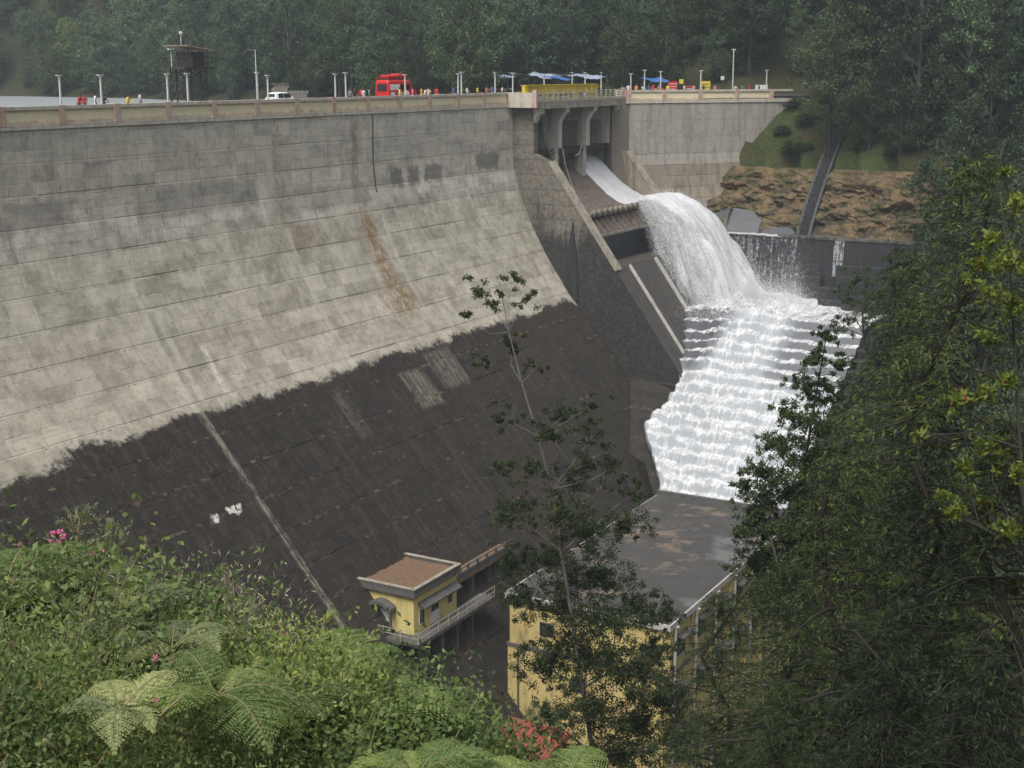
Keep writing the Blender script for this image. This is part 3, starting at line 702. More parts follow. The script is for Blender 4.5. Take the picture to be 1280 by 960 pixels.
# water running down the chute in the third bay
tt = np.concatenate([np.linspace(-2, 10.9, 60)]); uu = np.linspace(0, 1, 40)
UU, TT = np.meshgrid(uu, tt)
lo = np.interp(TT, [-2, 2, 6, 10.9], [99.9, 99.9, 99.7, 99.3]); hi = np.interp(TT, [-2, 2, 10.9], [107.1, 107.1, 107.6])
S = lo + (hi - lo) * UU
Z = np.interp(TT, [c[0] for c in CH], [c[1] for c in CH]) + np.interp(TT, [-2, 1, 4, 8, 10.9], [1.7, 1.35, .9, .85, 1.1]) * (1 - np.abs(2 * UU - 1) ** 6 * .8)
Z = Z + (fbm(S * 1.5, TT * .6, 5) - .5) * .55
M['foam'] = foam_mat('chute_foam', alpha=False, su=10, sv=8, c_lo=(.62, .65, .68))
tag(link('chute_water', st_grid('chute_water', S, TT, Z, [M['foam']], (UU, TT / 12))), kind='structure')
# flying jet: layered sheets of broken water
sheets = []
def traj(x, c, up): return up * x - c * x * x
NS = 16
jet_parts = []
for q in range(NS):
    f = q / (NS - 1)                      # 0 = top of the jet, 1 = bottom curtain
    c = .082 * (1 - f) ** 1.3 + .30 * f ** 1.25 + .012; up_ = .36 * (1 - f) - .02
    z0 = -13.55 - .85 * f
    xe = (up_ + math.sqrt(up_ ** 2 + 4 * c * (28.3 + z0))) / (2 * c)
    vv = np.linspace(0, 1, 60); uu = np.linspace(0, 1, 44); UU, VV = np.meshgrid(uu, vv)
    Xx = VV * xe
    lo = 99.2 - VV ** 1.2 * (3.8 if f > .3 else 1.5 + 5 * f); hi = 107.5 + VV ** 1.15 * (6.2 * (1 - f) ** .7 + .6)
    Ss = lo + (hi - lo) * UU
    wob = (fbm(UU * 7 + q * 3.1, VV * 4 + q, 11 + q) - .5)
    Zz = z0 + up_ * Xx - c * Xx * Xx + wob * (.5 + 3.0 * VV) - np.abs(2 * UU - 1) ** 4 * (.5 + .9 * VV)
    Tt = 10.5 + Xx + wob * 2.2 * VV + (UU - .5) * 2.0 * VV
    al = (.30 + .10 * f, .50 + .16 * f) if f < .5 else (.36 + .14 * (f - .3), .60 + .18 * (f - .3))
    mt = foam_mat('jet_foam', True, al[0], al[1], su=16 + 4 * (q % 3), sv=2.6, seed=q * 4.7, c_lo=(.70, .72, .74), c_hi=(.88, .89, .90))
    jet_parts.append((Ss, Tt, Zz, UU, VV, mt))
jet = thing('spillway_jet', 'white jet of water leaping off the spillway lip', 'water jet', W(103, 11, -28))
for Ss, Tt, Zz, UU, VV, mt in jet_parts:
    b = W(103, 11, -28)
    X = O.x + A_.x * Ss + N_.x * Tt - b.x; Y = O.y + A_.y * Ss + N_.y * Tt - b.y
    link('water_sheet', grid_mesh('water_sheet', X, Y, Zz - b.z, [mt], (UU, VV)), jet)
# cascade water
ss = np.arange(113, 56.5, -.16); tv = np.arange(17.5, 44.6, .22)
SS, TV = np.meshgrid(ss, tv, indexing='ij')
k_ = (95 - SS) / TR + (fbm(TV * .28, SS * .12, 21) - .5) * (.3 + .35 * np.clip((95 - SS) / 20, 0, 1))
ki = np.floor(k_); fr = k_ - ki
stepz = ki + np.clip((fr - .0) / .42, 0, 1) ** 1.6
Zw = np.where(SS > 95.3, -28, -28 - np.clip(stepz, 0, 40))
turb = fbm(SS * .55, TV * .55, 31, 5) - .5; fine = fbm(SS * 2.2, TV * 2.2, 41, 4) - .5
flow = np.exp(-(((TV - (26 + (112 - SS) * .12)) / 7.5) ** 2))
edge_l = np.clip((TV - np.interp(SS, [56, 66, 74, 76.5, 83, 95], [34, 29.5, 24.2, 21.5, 23, 19])) / 1.5, 0, 1)
gust = fbm(SS * .22, TV * .3, 37, 4); Zw = Zw + (gust - .45) * 1.1 * np.clip(flow + .25, 0, 1) * np.where(SS < 97, 1, .4)
Zw = Zw + turb * (.35 + .9 * flow) + fine * .38 * (.5 + .6 * flow) + flow * .35 + .12
land_ = np.exp(-(((TV - 26) / 4.5) ** 2 + ((SS - 103) / 7) ** 2))
Zw = Zw + land_ * (1.3 + turb * 3.0 + fine * 1.5)
Zw = Zw + np.exp(-((TV - np.interp(SS, [56, 66, 73.8, 80, 83.3], [34, 29.5, 23.8, 24.9, 24.4])) / 1.2) ** 2) * np.where(SS < 77, .6, 0)
keep_l = np.interp(SS, [56, 66, 73.8, 80, 83.2, 83.6, 95, 113], [34, 29.5, 23.8, 24.9, 24.4, 22, 17, 17]) + (fbm(SS * .9, SS * 0, 33) - .5) * .6
TVc = np.maximum(TV, keep_l - .15)
def casc_mat():
    k = NT('cascade_foam'); d = k.damframe(); s, my, z = k.xyz(d); t = k.math('MULTIPLY', my, -1)
    n = k.noise(d, .8, 8, .72); n2 = k.noise(d, 3.2, 6, .75)
    fall = k.noise(k.comb(k.math('MULTIPLY', s, .45), k.math('MULTIPLY', t, 3.0), k.math('MULTIPLY', z, .3)), 1.0, 6, .7)
    up = k.xyz(k.n.new('ShaderNodeNewGeometry').outputs['Normal'])[2]
    steep = k.math('SUBTRACT', 1, k.ramp(up, .5, .9))
    m = k.math('ADD', k.math('MULTIPLY', n, .30), k.math('ADD', k.math('MULTIPLY', fall, .48), k.math('MULTIPLY', n2, .22)))
    # thin water over the upper left steps and the upper right
    thin = mask_box(k, s, t, k.math('MULTIPLY', k.math('SUBTRACT', n, .5), 5), 84.5, 96, 10, 26.5, 1.4, 1)
    thin = k.math('MAXIMUM', thin, mask_box(k, s, t, k.math('MULTIPLY', k.math('SUBTRACT', n, .5), 5), 84, 112, 35, 60, 1.6, .8))
    lo = k.math('ADD', .38, k.math('ADD', k.math('MULTIPLY', steep, .105), k.math('MULTIPLY', k.math('MULTIPLY', thin, steep), .22)))
    big = k.noise(k.comb(k.math('MULTIPLY', s, .10), k.math('MULTIPLY', t, .75), 0), 1.0, 5, .65)
    lo = k.math('ADD', lo, k.math('MULTIPLY', k.math('SUBTRACT', big, .5), .30))
    w = k.ramp(m, lo, k.math('ADD', lo, .2))
    c = k.mix(w, k.mix(thin, (.34, .365, .39), (.07, .075, .085)), (.74, .75, .76))
    k.col(c); k.rough(.5); k.bump(m, .8, .35); 
    return k.m
M['casc'] = casc_mat()
tag(link('cascade_water', st_grid('cascade_water', SS, TVc, Zw, [M['casc']])), kind='structure')
# water behind and over the weir
M['curtain'] = foam_mat('curtain_water', True, .47, .64, su=26, sv=2.2, edge=False, seed=3, c_lo=(.26, .28, .30), c_hi=(.58, .60, .62))
uu, vv = np.meshgrid(np.linspace(0, 1, 60), np.linspace(0, 1, 30))
for t0, t1, z1, mt in ((20, 30.2, -28, 'curtain'), (35.0, 36.4, -24.2, 'curtain2')):
    if mt == 'curtain2': M[mt] = foam_mat('thin_fall_water', True, .40, .55, su=6, sv=2, edge=False, seed=8, c_lo=(.28, .30, .32), c_hi=(.60, .62, .63))
    Tq = t0 + (t1 - t0) * uu; Sq = 111.95 - vv ** .5 * .55 + (fbm(uu * 12, vv * 3, 51) - .5) * .2
    Zq = -19.15 + (z1 + 19.15) * vv
    tag(link('water_curtain', st_grid('water_curtain', Sq, Tq, Zq, [M[mt]], (uu, vv)), loc=(0, 0, 0)), kind='structure')
uu, vv = np.meshgrid(np.linspace(0, 1, 40), np.linspace(0, 1, 8))
tag(link('weir_pool_water', st_grid('weir_pool_water', 111.7 + vv * 3, 17 + uu * 10.5, -19.12 + (fbm(uu * 20, vv * 4, 61) - .5) * .25, [M['foam']], (uu, vv))), kind='structure')
# spray: tens of thousands of small drops round the jet and the landing
def drops(n, gen, r0, r1):
    P = gen(n); r = rng.uniform(r0, r1, n)
    tet = np.array([[1, 1, 1], [1, -1, -1], [-1, 1, -1], [-1, -1, 1]]) / 1.73
    rot = rng.normal(size=(n, 3, 3)); rot, _ = np.linalg.qr(rot)
    V = P[:, None, :] + np.einsum('nij,kj->nki', rot, tet) * r[:, None, None]
    F = np.array([[0, 1, 2], [0, 3, 1], [0, 2, 3], [1, 3, 2]])
    return V.reshape(-1, 3), (F[None] + 4 * np.arange(n)[:, None, None]).reshape(-1, 3)
def gen_jet(n):
    f = rng.uniform(0, 1, n) ** .8; x = rng.uniform(.02, 1, n) ** .7
    c = .082 * (1 - f) ** 1.3 + .30 * f ** 1.25 + .012; up_ = .36 * (1 - f) - .02; z0 = -13.55 - .85 * f
    xe = (up_ + np.sqrt(up_ ** 2 + 4 * c * (28.3 + z0))) / (2 * c); X = x * xe
    lo = 98.9 - x ** 1.2 * 4.4; hi = 107.8 + x ** 1.15 * (6.8 * (1 - f) ** .7 + .8)
    u = rng.beta(.75, .75, n)
    s = lo + (hi - lo) * u; z = z0 + up_ * X - c * X * X + rng.normal(0, .3 + .95 * x, n) - np.abs(2 * u - 1) ** 4 * (.4 + .8 * x)
    t = 10.5 + X + rng.normal(0, .2 + .6 * x, n)
    return np.stack([O.x + A_.x * s + N_.x * t, O.y + A_.y * s + N_.y * t, z], -1)
def gen_land(n):
    th = rng.uniform(0, 2 * math.pi, n); r = np.abs(rng.normal(0, 1, n))
    s = 103 + np.cos(th) * r * 5.5; t = 26 + np.sin(th) * r * 4.2; z = -28 + rng.exponential(1.5, n) * np.exp(-r * .35)
    return np.stack([O.x + A_.x * s + N_.x * t, O.y + A_.y * s + N_.y * t, z], -1)
def gen_right(n):           # spray flung up against the weir blocks
    s = rng.uniform(106, 112, n); t = 30 + rng.normal(0, 1.6, n); z = -28 + rng.exponential(1.7, n)
    return np.stack([O.x + A_.x * s + N_.x * t, O.y + A_.y * s + N_.y * t, z], -1)
V1, F1 = drops(90000, gen_jet, .012, .05); V2, F2 = drops(85000, gen_land, .012, .055); V3, F3 = drops(12000, gen_right, .012, .04)
M['drop'] = simple('spray_drop', (.78, .79, .80), .4, var=.03)
spv = np.concatenate([V1, V2, V3]); spf = np.concatenate([F1, F2 + len(V1), F3 + len(V1) + len(V2)])
tag(link('spray', mesh_np('spray', spv, spf, [M['drop']])), 'fine white spray around the falling jet and its landing', 'spray', kind='stuff')

# ================================================================== ROCK CUT, DRAIN
def rock_mat():
    k = NT('rock_cut'); d = k.damframe(); s, my, z = k.xyz(d); n = k.noise(k.scale(d, (.7, .7, 1.6)), .55, 7, .7); f = k.noise(d, 3.5, 6, .75)
    lay = k.noise(k.comb(k.math('MULTIPLY', my, .25), 0, k.math('MULTIPLY', z, 1.3)), 1, 6, .7)
    g2 = k.noise(d, 7, 4, .8)
    c = k.mix(k.ramp(f, .35, .65), (.095, .065, .035), (.25, .18, .10))
    c = k.mix(k.math('MULTIPLY', k.ramp(g2, .5, .7), .6), c, (.06, .045, .028))
    c = k.mix(k.math('MULTIPLY', k.ramp(n, .46, .60), .85), c, (.045, .040, .032))
    c = k.mix(k.math('MULTIPLY', k.ramp(lay, .52, .66), .6), c, (.05, .04, .028))
    c = k.mix(k.math('MULTIPLY', k.ramp(k.noise(d, .45, 6, .7), .48, .62), .8), c, (.042, .052, .018))
    k.col(c); k.rough(.95); k.p.inputs['Specular IOR Level'].default_value = .15; k.bump(f, .8, .2); return k.m
M['rock'] = rock_mat()
tv, hv = np.meshgrid(np.arange(9.5, 60, .17), np.linspace(0, 1, 80))
base_s = 114.2 + (121.9 - 114.2) * hv ** .9
disp = (fbm(tv * .4, hv * 5, 71, 6) - .5) * 3.2 + (np.floor(fbm(tv * .35, hv * 8 + tv * .12, 75, 4) * 9) / 9 - .5) * 3.4
S = base_s + disp * np.sin(np.clip(hv, .02, .98) * math.pi) ** .5
Zr = -19.3 + hv * 9.1 + (fbm(tv * .2, hv * 2, 77) - .5) * 1.0 * np.sin(hv * math.pi)
keep = tv > 9.2 + 4.0 * hv
tv2 = np.maximum(tv, 9.0 + 3.6 * hv)
tag(link('rock_cut', st_grid('rock_cut', S, tv2, Zr, [M['rock']])), kind='structure')
rf = MB()
slabs = thing('rock_slabs', 'smooth dark wet slabs at the foot of the brown rock cut', 'rock slab', W(114, 22, -19.3), PHI)
for t0, t1, h0, h1 in ((15.2, 18.0, 2.5, 3.4), (18.1, 23.2, 3.5, 3.0), (23.4, 28.6, 2.3, 2.0)):
    mb = MB(); mb.hexa([(-.6, -(t1 - 22), -.6), (3.2, -(t1 - 22), -.6), (3.2, -(t0 - 22), -.6), (-.6, -(t0 - 22), -.6), (-.2, -(t1 - 22) + .2, .1), (2.7, -(t1 - 22) + .2, h1), (2.7, -(t0 - 22) - .15, h0), (-.2, -(t0 - 22) - .15, .1)])
    mb.build('slab', simple('wet_slab', (.075, .078, .085), .5, var=.35, vs=.6), slabs, bevel=.12)
drain = thing('stepped_drain', 'dark stepped drain running down the grass bank and rock cut', 'drain', W(113.8, 29.6, -19.3), PHI)
def drain_pt(f):
    s = 113.4 + 16.5 * f; t = 30.0 - 1.0 * f + 2.5 * f * f
    z = -19.3 + (9.3 * min(1, (s - 113.4) / 8.3) if s < 121.7 else 9.3 + 1.2 * (s - 121.7)); return s, t, z + .45
for k in range(24):
    s, t, z = drain_pt((k + .5) / 24); mb = MB(); x = s - 113.8; y = -(t - 29.6); h = z + 19.3
    mb.box(x - .9, x + .5, y - .6, y + .6, h - 1.9, h - .25); mb.build('step', M['wall_dark'], drain)
for sd_ in (-1, 1):
    mb = MB(); P = []
    for k in range(13):
        s, t, z = drain_pt(k / 12); P.append((s - 113.8, -(t - 29.6) + sd_ * .78, z + 19.3))
    for a, b in zip(P[:-1], P[1:]):
        mb.hexa([(a[0], a[1] - .28, a[2] - 1.8), (b[0], b[1] - .28, b[2] - 1.8), (b[0], b[1] + .28, b[2] - 1.8), (a[0], a[1] + .28, a[2] - 1.8), (a[0], a[1] - .28, a[2]), (b[0], b[1] - .28, b[2]), (b[0], b[1] + .28, b[2]), (a[0], a[1] + .28, a[2])])
    mb.build('side_wall', M['wall_dark'], drain)

# ================================================================== VALVE HOUSE
def valve_house():
    b = (16.7, 28.0, -60); h = thing('valve_house', 'small yellow flat-roofed house standing against the black dam face', 'house', W(*b), PHI)
    def P(s, t, z): return (s - b[0], -(t - b[1]), z - b[2])
    def bx(mb, s0, s1_, t0, t1, z0, z1, mi=0): return mb.box(s0 - b[0], s1_ - b[0], -(t1 - b[1]), -(t0 - b[1]), z0 - b[2], z1 - b[2], mi)
    S0, S1, T0, T1, ZB_, ZT = 16.9, 24.0, 21.2, 27.4, -44.3, -40.75
    # walls with openings as recessed frames
    mb = MB(); bx(mb, S0, S1, T0, T1, ZB_, ZT); w = mb.build('wall', M['housewall'], h)
    mb = MB(); bx(mb, S0 - .35, S1 + .35, T0 - .35, T1 + .35, ZT, ZT + .22); bx(mb, S0 - .3, S1 + .3, T0 - .3, T1 + .3, ZT + .22, ZT + .30)
    roof = mb.build('roof', M['mould'], h)
    for s0, s1_, t0, t1 in ((S0 - .3, S1 + .3, T1, T1 + .3), (S0 - .3, S1 + .3, T0 - .3, T0), (S0 - .3, S0, T0, T1), (S1, S1 + .3, T0, T1)):
        q = MB(); bx(q, s0, s1_, t0, t1, ZT + .3, ZT + .72); q.build('roof_rim', M['mould'], roof)
        q = MB(); bx(q, s0 - .05, s1_ + .05, t0 - .05, t1 + .05, ZT + .72, ZT + .80); q.build('rim_coping', M['ledge'], roof)
    tv, hv = np.meshgrid(np.linspace(T0, T1, 40), np.linspace(S0, S1, 40))
    g = grid_mesh('litter', hv - b[0], -(tv - b[1]), ZT + .36 - b[2] + fbm(tv * 2, hv * 2, 81) * .25, [M['litter']]); link('leaf_litter', g, roof)
    # near side (facing -s): arched canopy and door
    q = MB(); bx(q, S0 - .06, S0 + .04, 23.6, 24.9, ZB_ + .05, ZB_ + 2.25); d = q.build('door', M['door'], h)
    for k in range(2):
        q = MB(); bx(q, S0 - .1, S0 - .05, 23.68 + k * .62, 24.2 + k * .62, ZB_ + .2, ZB_ + 2.1); q.build('door_panel', M['door'], d)
    q = MB(); arc = [(22.9 + 2.7 * i / 8, ZB_ + 2.35 + .55 * math.sin(math.pi * i / 8)) for i in range(9)]
    pts = [P(S0, t, z) for t, z in arc] + [P(S0, t, z - .35) for t, z in arc[::-1]]
    q.prism(pts, (-.95, 0, 0), (0.02, 0, 0)); q.build('canopy', M['mould'], h)
    for t0 in (22.95, 25.35):
        q = MB(); bx(q, S0 - .8, S0 - .62, t0, t0 + .18, ZB_ - .05, ZB_ + 2.3); q.build('canopy_post', M['mould'], h)
    # right side (facing downstream)
    q = MB(); q.prism([P(0, T1 - .02, ZT - .75), P(0, T1 + .75, ZT - 1.15), P(0, T1 + .75, ZT - 1.3), P(0, T1 - .02, ZT - 1.0)], (17.6 - 0, 0, 0), (23.8, 0, 0)); q.build('canopy', M['mould'], h)
    for s0, s1_, z0, z1, nm in ((17.7, 18.6, -1.4, -.9, 'window'), (19.6, 20.9, -3.45, -.95, 'door'), (22.4, 23.2, -2.6, -1.1, 'window'), (17.75, 18.55, -2.9, -1.45, 'window')):
        if nm == 'window' and z0 > -1.5: continue
        q = MB(); bx(q, s0, s1_, T1 - .02, T1 + .06, ZT + z0, ZT + z1); f = q.build(nm, M['door'], h)
        n = 2
        for k in range(n):
            wd_ = (s1_ - s0 - .16) / n; q = MB(); bx(q, s0 + .06 + k * (wd_ + .05), s0 + .06 + k * (wd_ + .05) + wd_, T1 + .05, T1 + .075, (ZT + z0 + .1) if nm == 'window' else ZT + z0 + 1.1, ZT + z1 - .1); q.build('pane', M['glass'], f)
    # balcony slab, brackets and railing
    q = MB(); bx(q, S0 - 1.6, 28.5, T1 - .2, T1 + 1.5, ZB_ - .35, ZB_ - .02); bx(q, S0 - 1.6, S0 + .1, T0 - .3, T1 + 1.5, ZB_ - .35, ZB_ - .021); q.build('balcony', M['mould'], h)
    q = MB(); bx(q, S0 - .4, 24.5, 20, T1 + .2, -60, ZB_ - .34); q.build('plinth', M['wall_dark'], h)
    for k in range(4):
        q = MB(); bx(q, S0 + .3 + k * 2.6, S0 + .7 + k * 2.6, T1 + .2, T1 + 1.0, -60, ZB_ - .35); q.build('pillar', M['mould'], h)
    rl = MB()
    for zr in (.45, .95): 
        rl.tube([P(S0 - 1.5, T1 - 4.0, ZB_ + zr), P(S0 - 1.5, T1 + 1.42, ZB_ + zr), P(28.4, T1 + 1.42, ZB_ + zr)], .035, 5)
    rl = rl.build('railing', M['rail'], h)
    for k in range(9):
        q = MB(); s0 = S0 - 1.5 + k * 1.63; q.tube([P(s0, T1 + 1.42, ZB_ - .02), P(s0, T1 + 1.42, ZB_ + 1.0)], .05, 5); q.build('railing_post', M['rail'], rl)
    for k in range(3):
        q = MB(); t0 = T1 - 4 + k * 1.8; q.tube([P(S0 - 1.5, t0, ZB_ - .02), P(S0 - 1.5, t0, ZB_ + 1.0)], .05, 5); q.build('railing_post', M['rail'], rl)
valve_house()
# walkway along the dam from the house
wk = thing('gallery_walkway', 'narrow railed concrete walkway leading off behind the small yellow house', 'walkway', W(24.5, 26, -60), PHI)
def wkb(mb, s0, s1_, t0, t1, z0, z1): return mb.box(s0 - 24.5, s1_ - 24.5, -(t1 - 26), -(t0 - 26), z0 + 60, z1 + 60)
mb = MB(); wkb(mb, 24.4, 37, 24.4, 26.2, -42.9, -42.5); mb.build('deck', M['litter'], wk)
for k in range(4):
    mb = MB(); wkb(mb, 26 + k * 3.2, 26.5 + k * 3.2, 24.4, 25.9, -60, -42.9); mb.build('pillar', M['mould'], wk)
mb = MB(); wkb(mb, 24.5, 37, 26.05, 26.18, -42.5, -42.0); wkb(mb, 24.5, 37, 26.08, 26.15, -41.65, -41.55); mb.build('railing', M['mould'], wk)
for k in range(8):
    mb = MB(); wkb(mb, 24.6 + k * 1.75, 24.8 + k * 1.75, 26.02, 26.2, -42.5, -41.5); mb.build('railing_post', M['mould'], wk)

# ================================================================== POWERHOUSE
def powerhouse():
    b = (25.0, 32.0, -60); h = thing('powerhouse', 'large yellow powerhouse with a dark flat roof below the cascade', 'building', W(*b), PHI)
    def P(s, t, z): return (s - b[0], -(t - b[1]), z - b[2])
    def bx(mb, s0, s1_, t0, t1, z0, z1, mi=0): return mb.box(s0 - b[0], s1_ - b[0], -(t1 - b[1]), -(t0 - b[1]), z0 - b[2], z1 - b[2], mi)
    S0, S1, T0, T1, ZT = 25.4, 59.3, 32.2, 47.7, -42.75
    q = MB(); bx(q, S0, S1, T0, T1, -60, ZT); q.build('wall', M['phwall'], h)
    q = MB(); bx(q, S0 - .35, S1 + .35, T0 - .35, T1 + .35, ZT, ZT + .55); rf = q.build('roof', M['pale'], h)
    tv, sv = np.meshgrid(np.linspace(T0 - .2, T1 + .2, 30), np.linspace(S0 - .2, S1 + .2, 60))
    link('roof_felt', grid_mesh('roof_felt', sv - b[0], -(tv - b[1]), ZT + .57 - b[2] + fbm(tv * .5, sv * .5, 91) * .06, [M['roofdark']]), rf)
    q = MB(); bx(q, S1 - .1, S1 + .38, T0 - .38, T1 + .38, ZT + .552, ZT + 1.0); q.build('roof_upstand', M['mould'], rf)
    q = MB(); bx(q, S0 - .22, S1, T0 - .22, T1 + .2, ZT - 4.6, ZT - 4.3); q.build('string_course', M['mould'], h)
    q = MB(); bx(q, S0 - .14, S0 + .1, T0 - .14, T1 + .1, -60, ZT - 4.6); q.build('lower_wall', M['phwall'], h)
    # near gable windows
    for k in (0, 1, 3):
        t0 = T0 + 3.1 + k * 3.3
        for z0, hh in (((ZT - 3.0, 1.3),) if k != 1 else ((ZT - 7.6, 1.5),)):
            off = .02 if z0 > ZT - 4 else .16
            q = MB(); bx(q, S0 - off - .05, S0 + .1, t0, t0 + 1.5, z0, z0 + hh); f = q.build('window', M['mould'], h)
            for j in range(2):
                q = MB(); bx(q, S0 - off - .08, S0 - off - .045, t0 + .1 + j * .68, t0 + .72 + j * .68, z0 + .1, z0 + hh - .1); q.build('pane', M['glass'], f)
    # downstream side: pilasters, pipes, windows with canopies
    for k in range(8):
        s0 = S0 + .1 + k * 4.8
        q = MB(); bx(q, s0, s0 + .5, T1 - .05, T1 + .22, -60, ZT - .01); q.build('pilaster', M['phwall'], h)
        q = MB(); q.tube([P(s0 + .85, T1 + .55, ZT + .1), P(s0 + .85, T1 + .3, ZT - .25), P(s0 + .85, T1 + .3, -60)], .14, 7); q.build('downpipe', M['pale'], h)
        for z0, hh in ((ZT - 3.3, 1.9), (ZT - 8.2, 2.0)):
            q = MB(); bx(q, s0 + 1.8, s0 + 3.8, T1 - .05, T1 + .06, z0, z0 + hh); f = q.build('window', M['door'], h)
            for j in range(3):
                q = MB(); bx(q, s0 + 1.9 + j * .63, s0 + 2.44 + j * .63, T1 + .05, T1 + .085, z0 + .1, z0 + hh - .1); q.build('pane', M['glass'], f)
            q = MB(); bx(q, s0 + 1.5, s0 + 4.1, T1, T1 + .9, z0 + hh + .15, z0 + hh + .28); q.build('canopy', M['mould'], f)
    # rust streaked pipe on the near corner
    q = MB(); q.tube([P(S0 - .28, T0 + 1.0, ZT - 4.7), P(S0 - .28, T0 + 1.0, -60)], .09, 6); q.build('drain_pipe', M['mould'], h)
powerhouse()
sh = thing('tin_shed', 'low shed with a red tin roof in front of the yellow powerhouse', 'shed', W(21, 36, -60), PHI)
mb = MB(); mb.box(-2, 2, -3, 2.2, 0, 5.6); mb.build('wall', M['phwall'], sh)
rf = MB(); rf.hexa([(-2.6, -3.4, 5.6), (2.4, -3.4, 5.9), (2.4, 2.6, 5.9), (-2.6, 2.6, 5.6), (-2.6, -3.4, 5.68), (2.4, -3.4, 6.7), (2.4, 2.6, 6.7), (-2.6, 2.6, 5.68)]); rf = rf.build('roof', M['redtin'], sh)
for k in range(9):
    q = MB(); y = -3.3 + k * .72; q.hexa([(-2.62, y, 5.66), (2.42, y, 6.68), (2.42, y + .12, 6.68), (-2.62, y + .12, 5.66), (-2.62, y, 5.74), (2.42, y, 6.76), (2.42, y + .12, 6.76), (-2.62, y + .12, 5.74)]); q.build('seam', M['redtin'], rf)

# ================================================================== CREST: LAMPS, TOWER, VEHICLES, STALLS
def lamp_post(h=3.35):
    r = thing('lamp_post', 'x', 'lamp post'); r.rotation_euler.z = PHI
    mb = MB(); mb.hexa([(-.08, -.08, 0), (.08, -.08, 0), (.08, .08, 0), (-.08, .08, 0), (-.06, -.06, h), (.06, -.06, h), (.06, .06, h), (-.06, .06, h)]); mb.build('pole', M['lampmat'], r)
    mb = MB(); mb.box(-.28, .28, -.16, .16, h, h + .09); mb.build('lamp_cap', M['lampmat'], r)
    mb = MB(); mb.ball((0, 0, h - .1), (.13, .13, .12)); mb.build('lamp_globe', M['white'], r, smooth=True)
    return r
lp0 = lamp_post()
near_l = [(128, 'behind the leftmost people'), (236, 'under the hoist tower'), (336, 'just left of the white car'), (433, 'right of the pair between car and bus'), (507, 'against the red bus side'), (577, 'right of the close pair past the bus'), (641, 'at the start of the spillway bridge')]
far_l = [(77, 'leftmost lamp of all, above the lake'), (211, 'at the left leg of the hoist tower'), (323, 'left of the pair beside the white car'), (420, 'left of the pair between car and bus'), (573, 'left of the close pair past the bus'), (619, 'in front of the grey-blue tarpaulin')]
first = True
for lst, t in ((near_l, -1.0), (far_l, -7.0)):
    for u, w in lst:
        s = s_at(u, t); lab = 'pale lamp post on the dam, ' + w
        if first: lp0.location = W(s, t, 0); lp0['label'] = lab; lp0['group'] = 'lamp posts along the dam crest'; first = False
        else: dup(lp0, W(s, t, 0), PHI, (1, 1, random.uniform(.96, 1.05)), label=lab, group='lamp posts along the dam crest')
for u, t, sc, w in ((680, -5.5, .9, 'leftmost behind the yellow girder'), (715, -5.5, 1, 'behind the middle of the yellow girder'), (731, -2, 1, 'near the right end of the yellow girder'), (751, -5.5, 1, 'at the right end of the yellow girder')):
    dup(lp0, W(s_at(u, t), t, 0), PHI, (1, 1, sc), label='pale lamp post on the spillway bridge, ' + w, group='lamp posts along the dam crest')
def wing_at(u, p):
    d = ray(u, 130); C0 = Vector((0, 0, ZC))
    e = A_ * WE[0] + N_ * WE[1]; nn = A_ * WN[0] + N_ * WN[1]; A0 = W(107, 4, 0)
    k = ((A0 - C0).dot(nn) + p) / d.dot(nn); q = C0 + d * k; return Vector((q.x, q.y, 0))
WPHI = PHI - math.atan2(WE[1], WE[0])
for u, p, sc, w in ((788, -6, .95, 'beside the right end of the bridge'), (805, -1, 1.1, 'second beyond the bridge'), (825, -1, 1.05, 'left of the red boards'), (875, -1, 1.08, 'beside the yellow banner'), (915, -6.5, 2.0, 'the tallest, right of the yellow banner'), (957, -1, 1.1, 'by the white board at the far end')):
    dup(lp0, wing_at(u, p), WPHI, (1, 1, sc), label='pale lamp post on the far wing wall, ' + w, group='lamp posts along the dam crest')

# hoist tower in the lake
tw_s = s_at(238, -14)
tower = thing('hoist_tower', 'steel lattice hoist tower with a rusty roofed cabin standing in the lake', 'tower', W(tw_s, -14, -8), PHI)
zP = 11.9
for sx in (-1.15, 1.15):        # two lattice trestles
    for sy in (-1.0, 1.0):
        for ox, oy in ((-.45, -.0), (.45, 0)):
            mb = MB(); mb.tube([(sx + ox, sy * 1.25, 0), (sx + ox, sy * 1.05, zP)], .085, 5); mb.build('leg', M['steel_dark'], tower)
    mb = MB()
    for k in range(7):
        z0, z1 = 4 + k * 1.15, 4 + (k + 1) * 1.15
        for y0, y1 in ((-1.1, 1.1), (1.1, -1.1)): mb.tube([(sx - .45, y0, z0), (sx - .45, y1, z1)], .045, 4); mb.tube([(sx + .45, y0, z0), (sx + .45, y1, z1)], .045, 4)
        for y0 in (-1.1, 1.1): mb.tube([(sx - .45, y0, z0), (sx + .45, y0, z1)], .045, 4)
    mb.build('lattice', M['steel_dark'], tower)
mb = MB(); mb.box(-2.5, 2.5, -1.8, 1.8, zP, zP + .22); plat = mb.build('platform', M['steel_dark'], tower)
for k in range(9):
    for y in (-1.75, 1.75):
        mb = MB(); x = -2.4 + k * .6; mb.tube([(x, y, zP + .2), (x, y, zP + 1.25)], .035, 4); mb.build('rail_post', M['steel_dark'], plat)
mb = MB()
for z in (zP + .7, zP + 1.22):
    mb.tube([(-2.45, -1.75, z), (2.45, -1.75, z), (2.45, 1.75, z), (-2.45, 1.75, z), (-2.45, -1.75, z)], .035, 4)
mb.build('rail', M['steel_dark'], plat)
mb = MB(); mb.box(-.55, 1.2, -1.1, 1.1, zP + .22, zP + 1.75); mb.build('cabin', M['steel_dark'], tower)
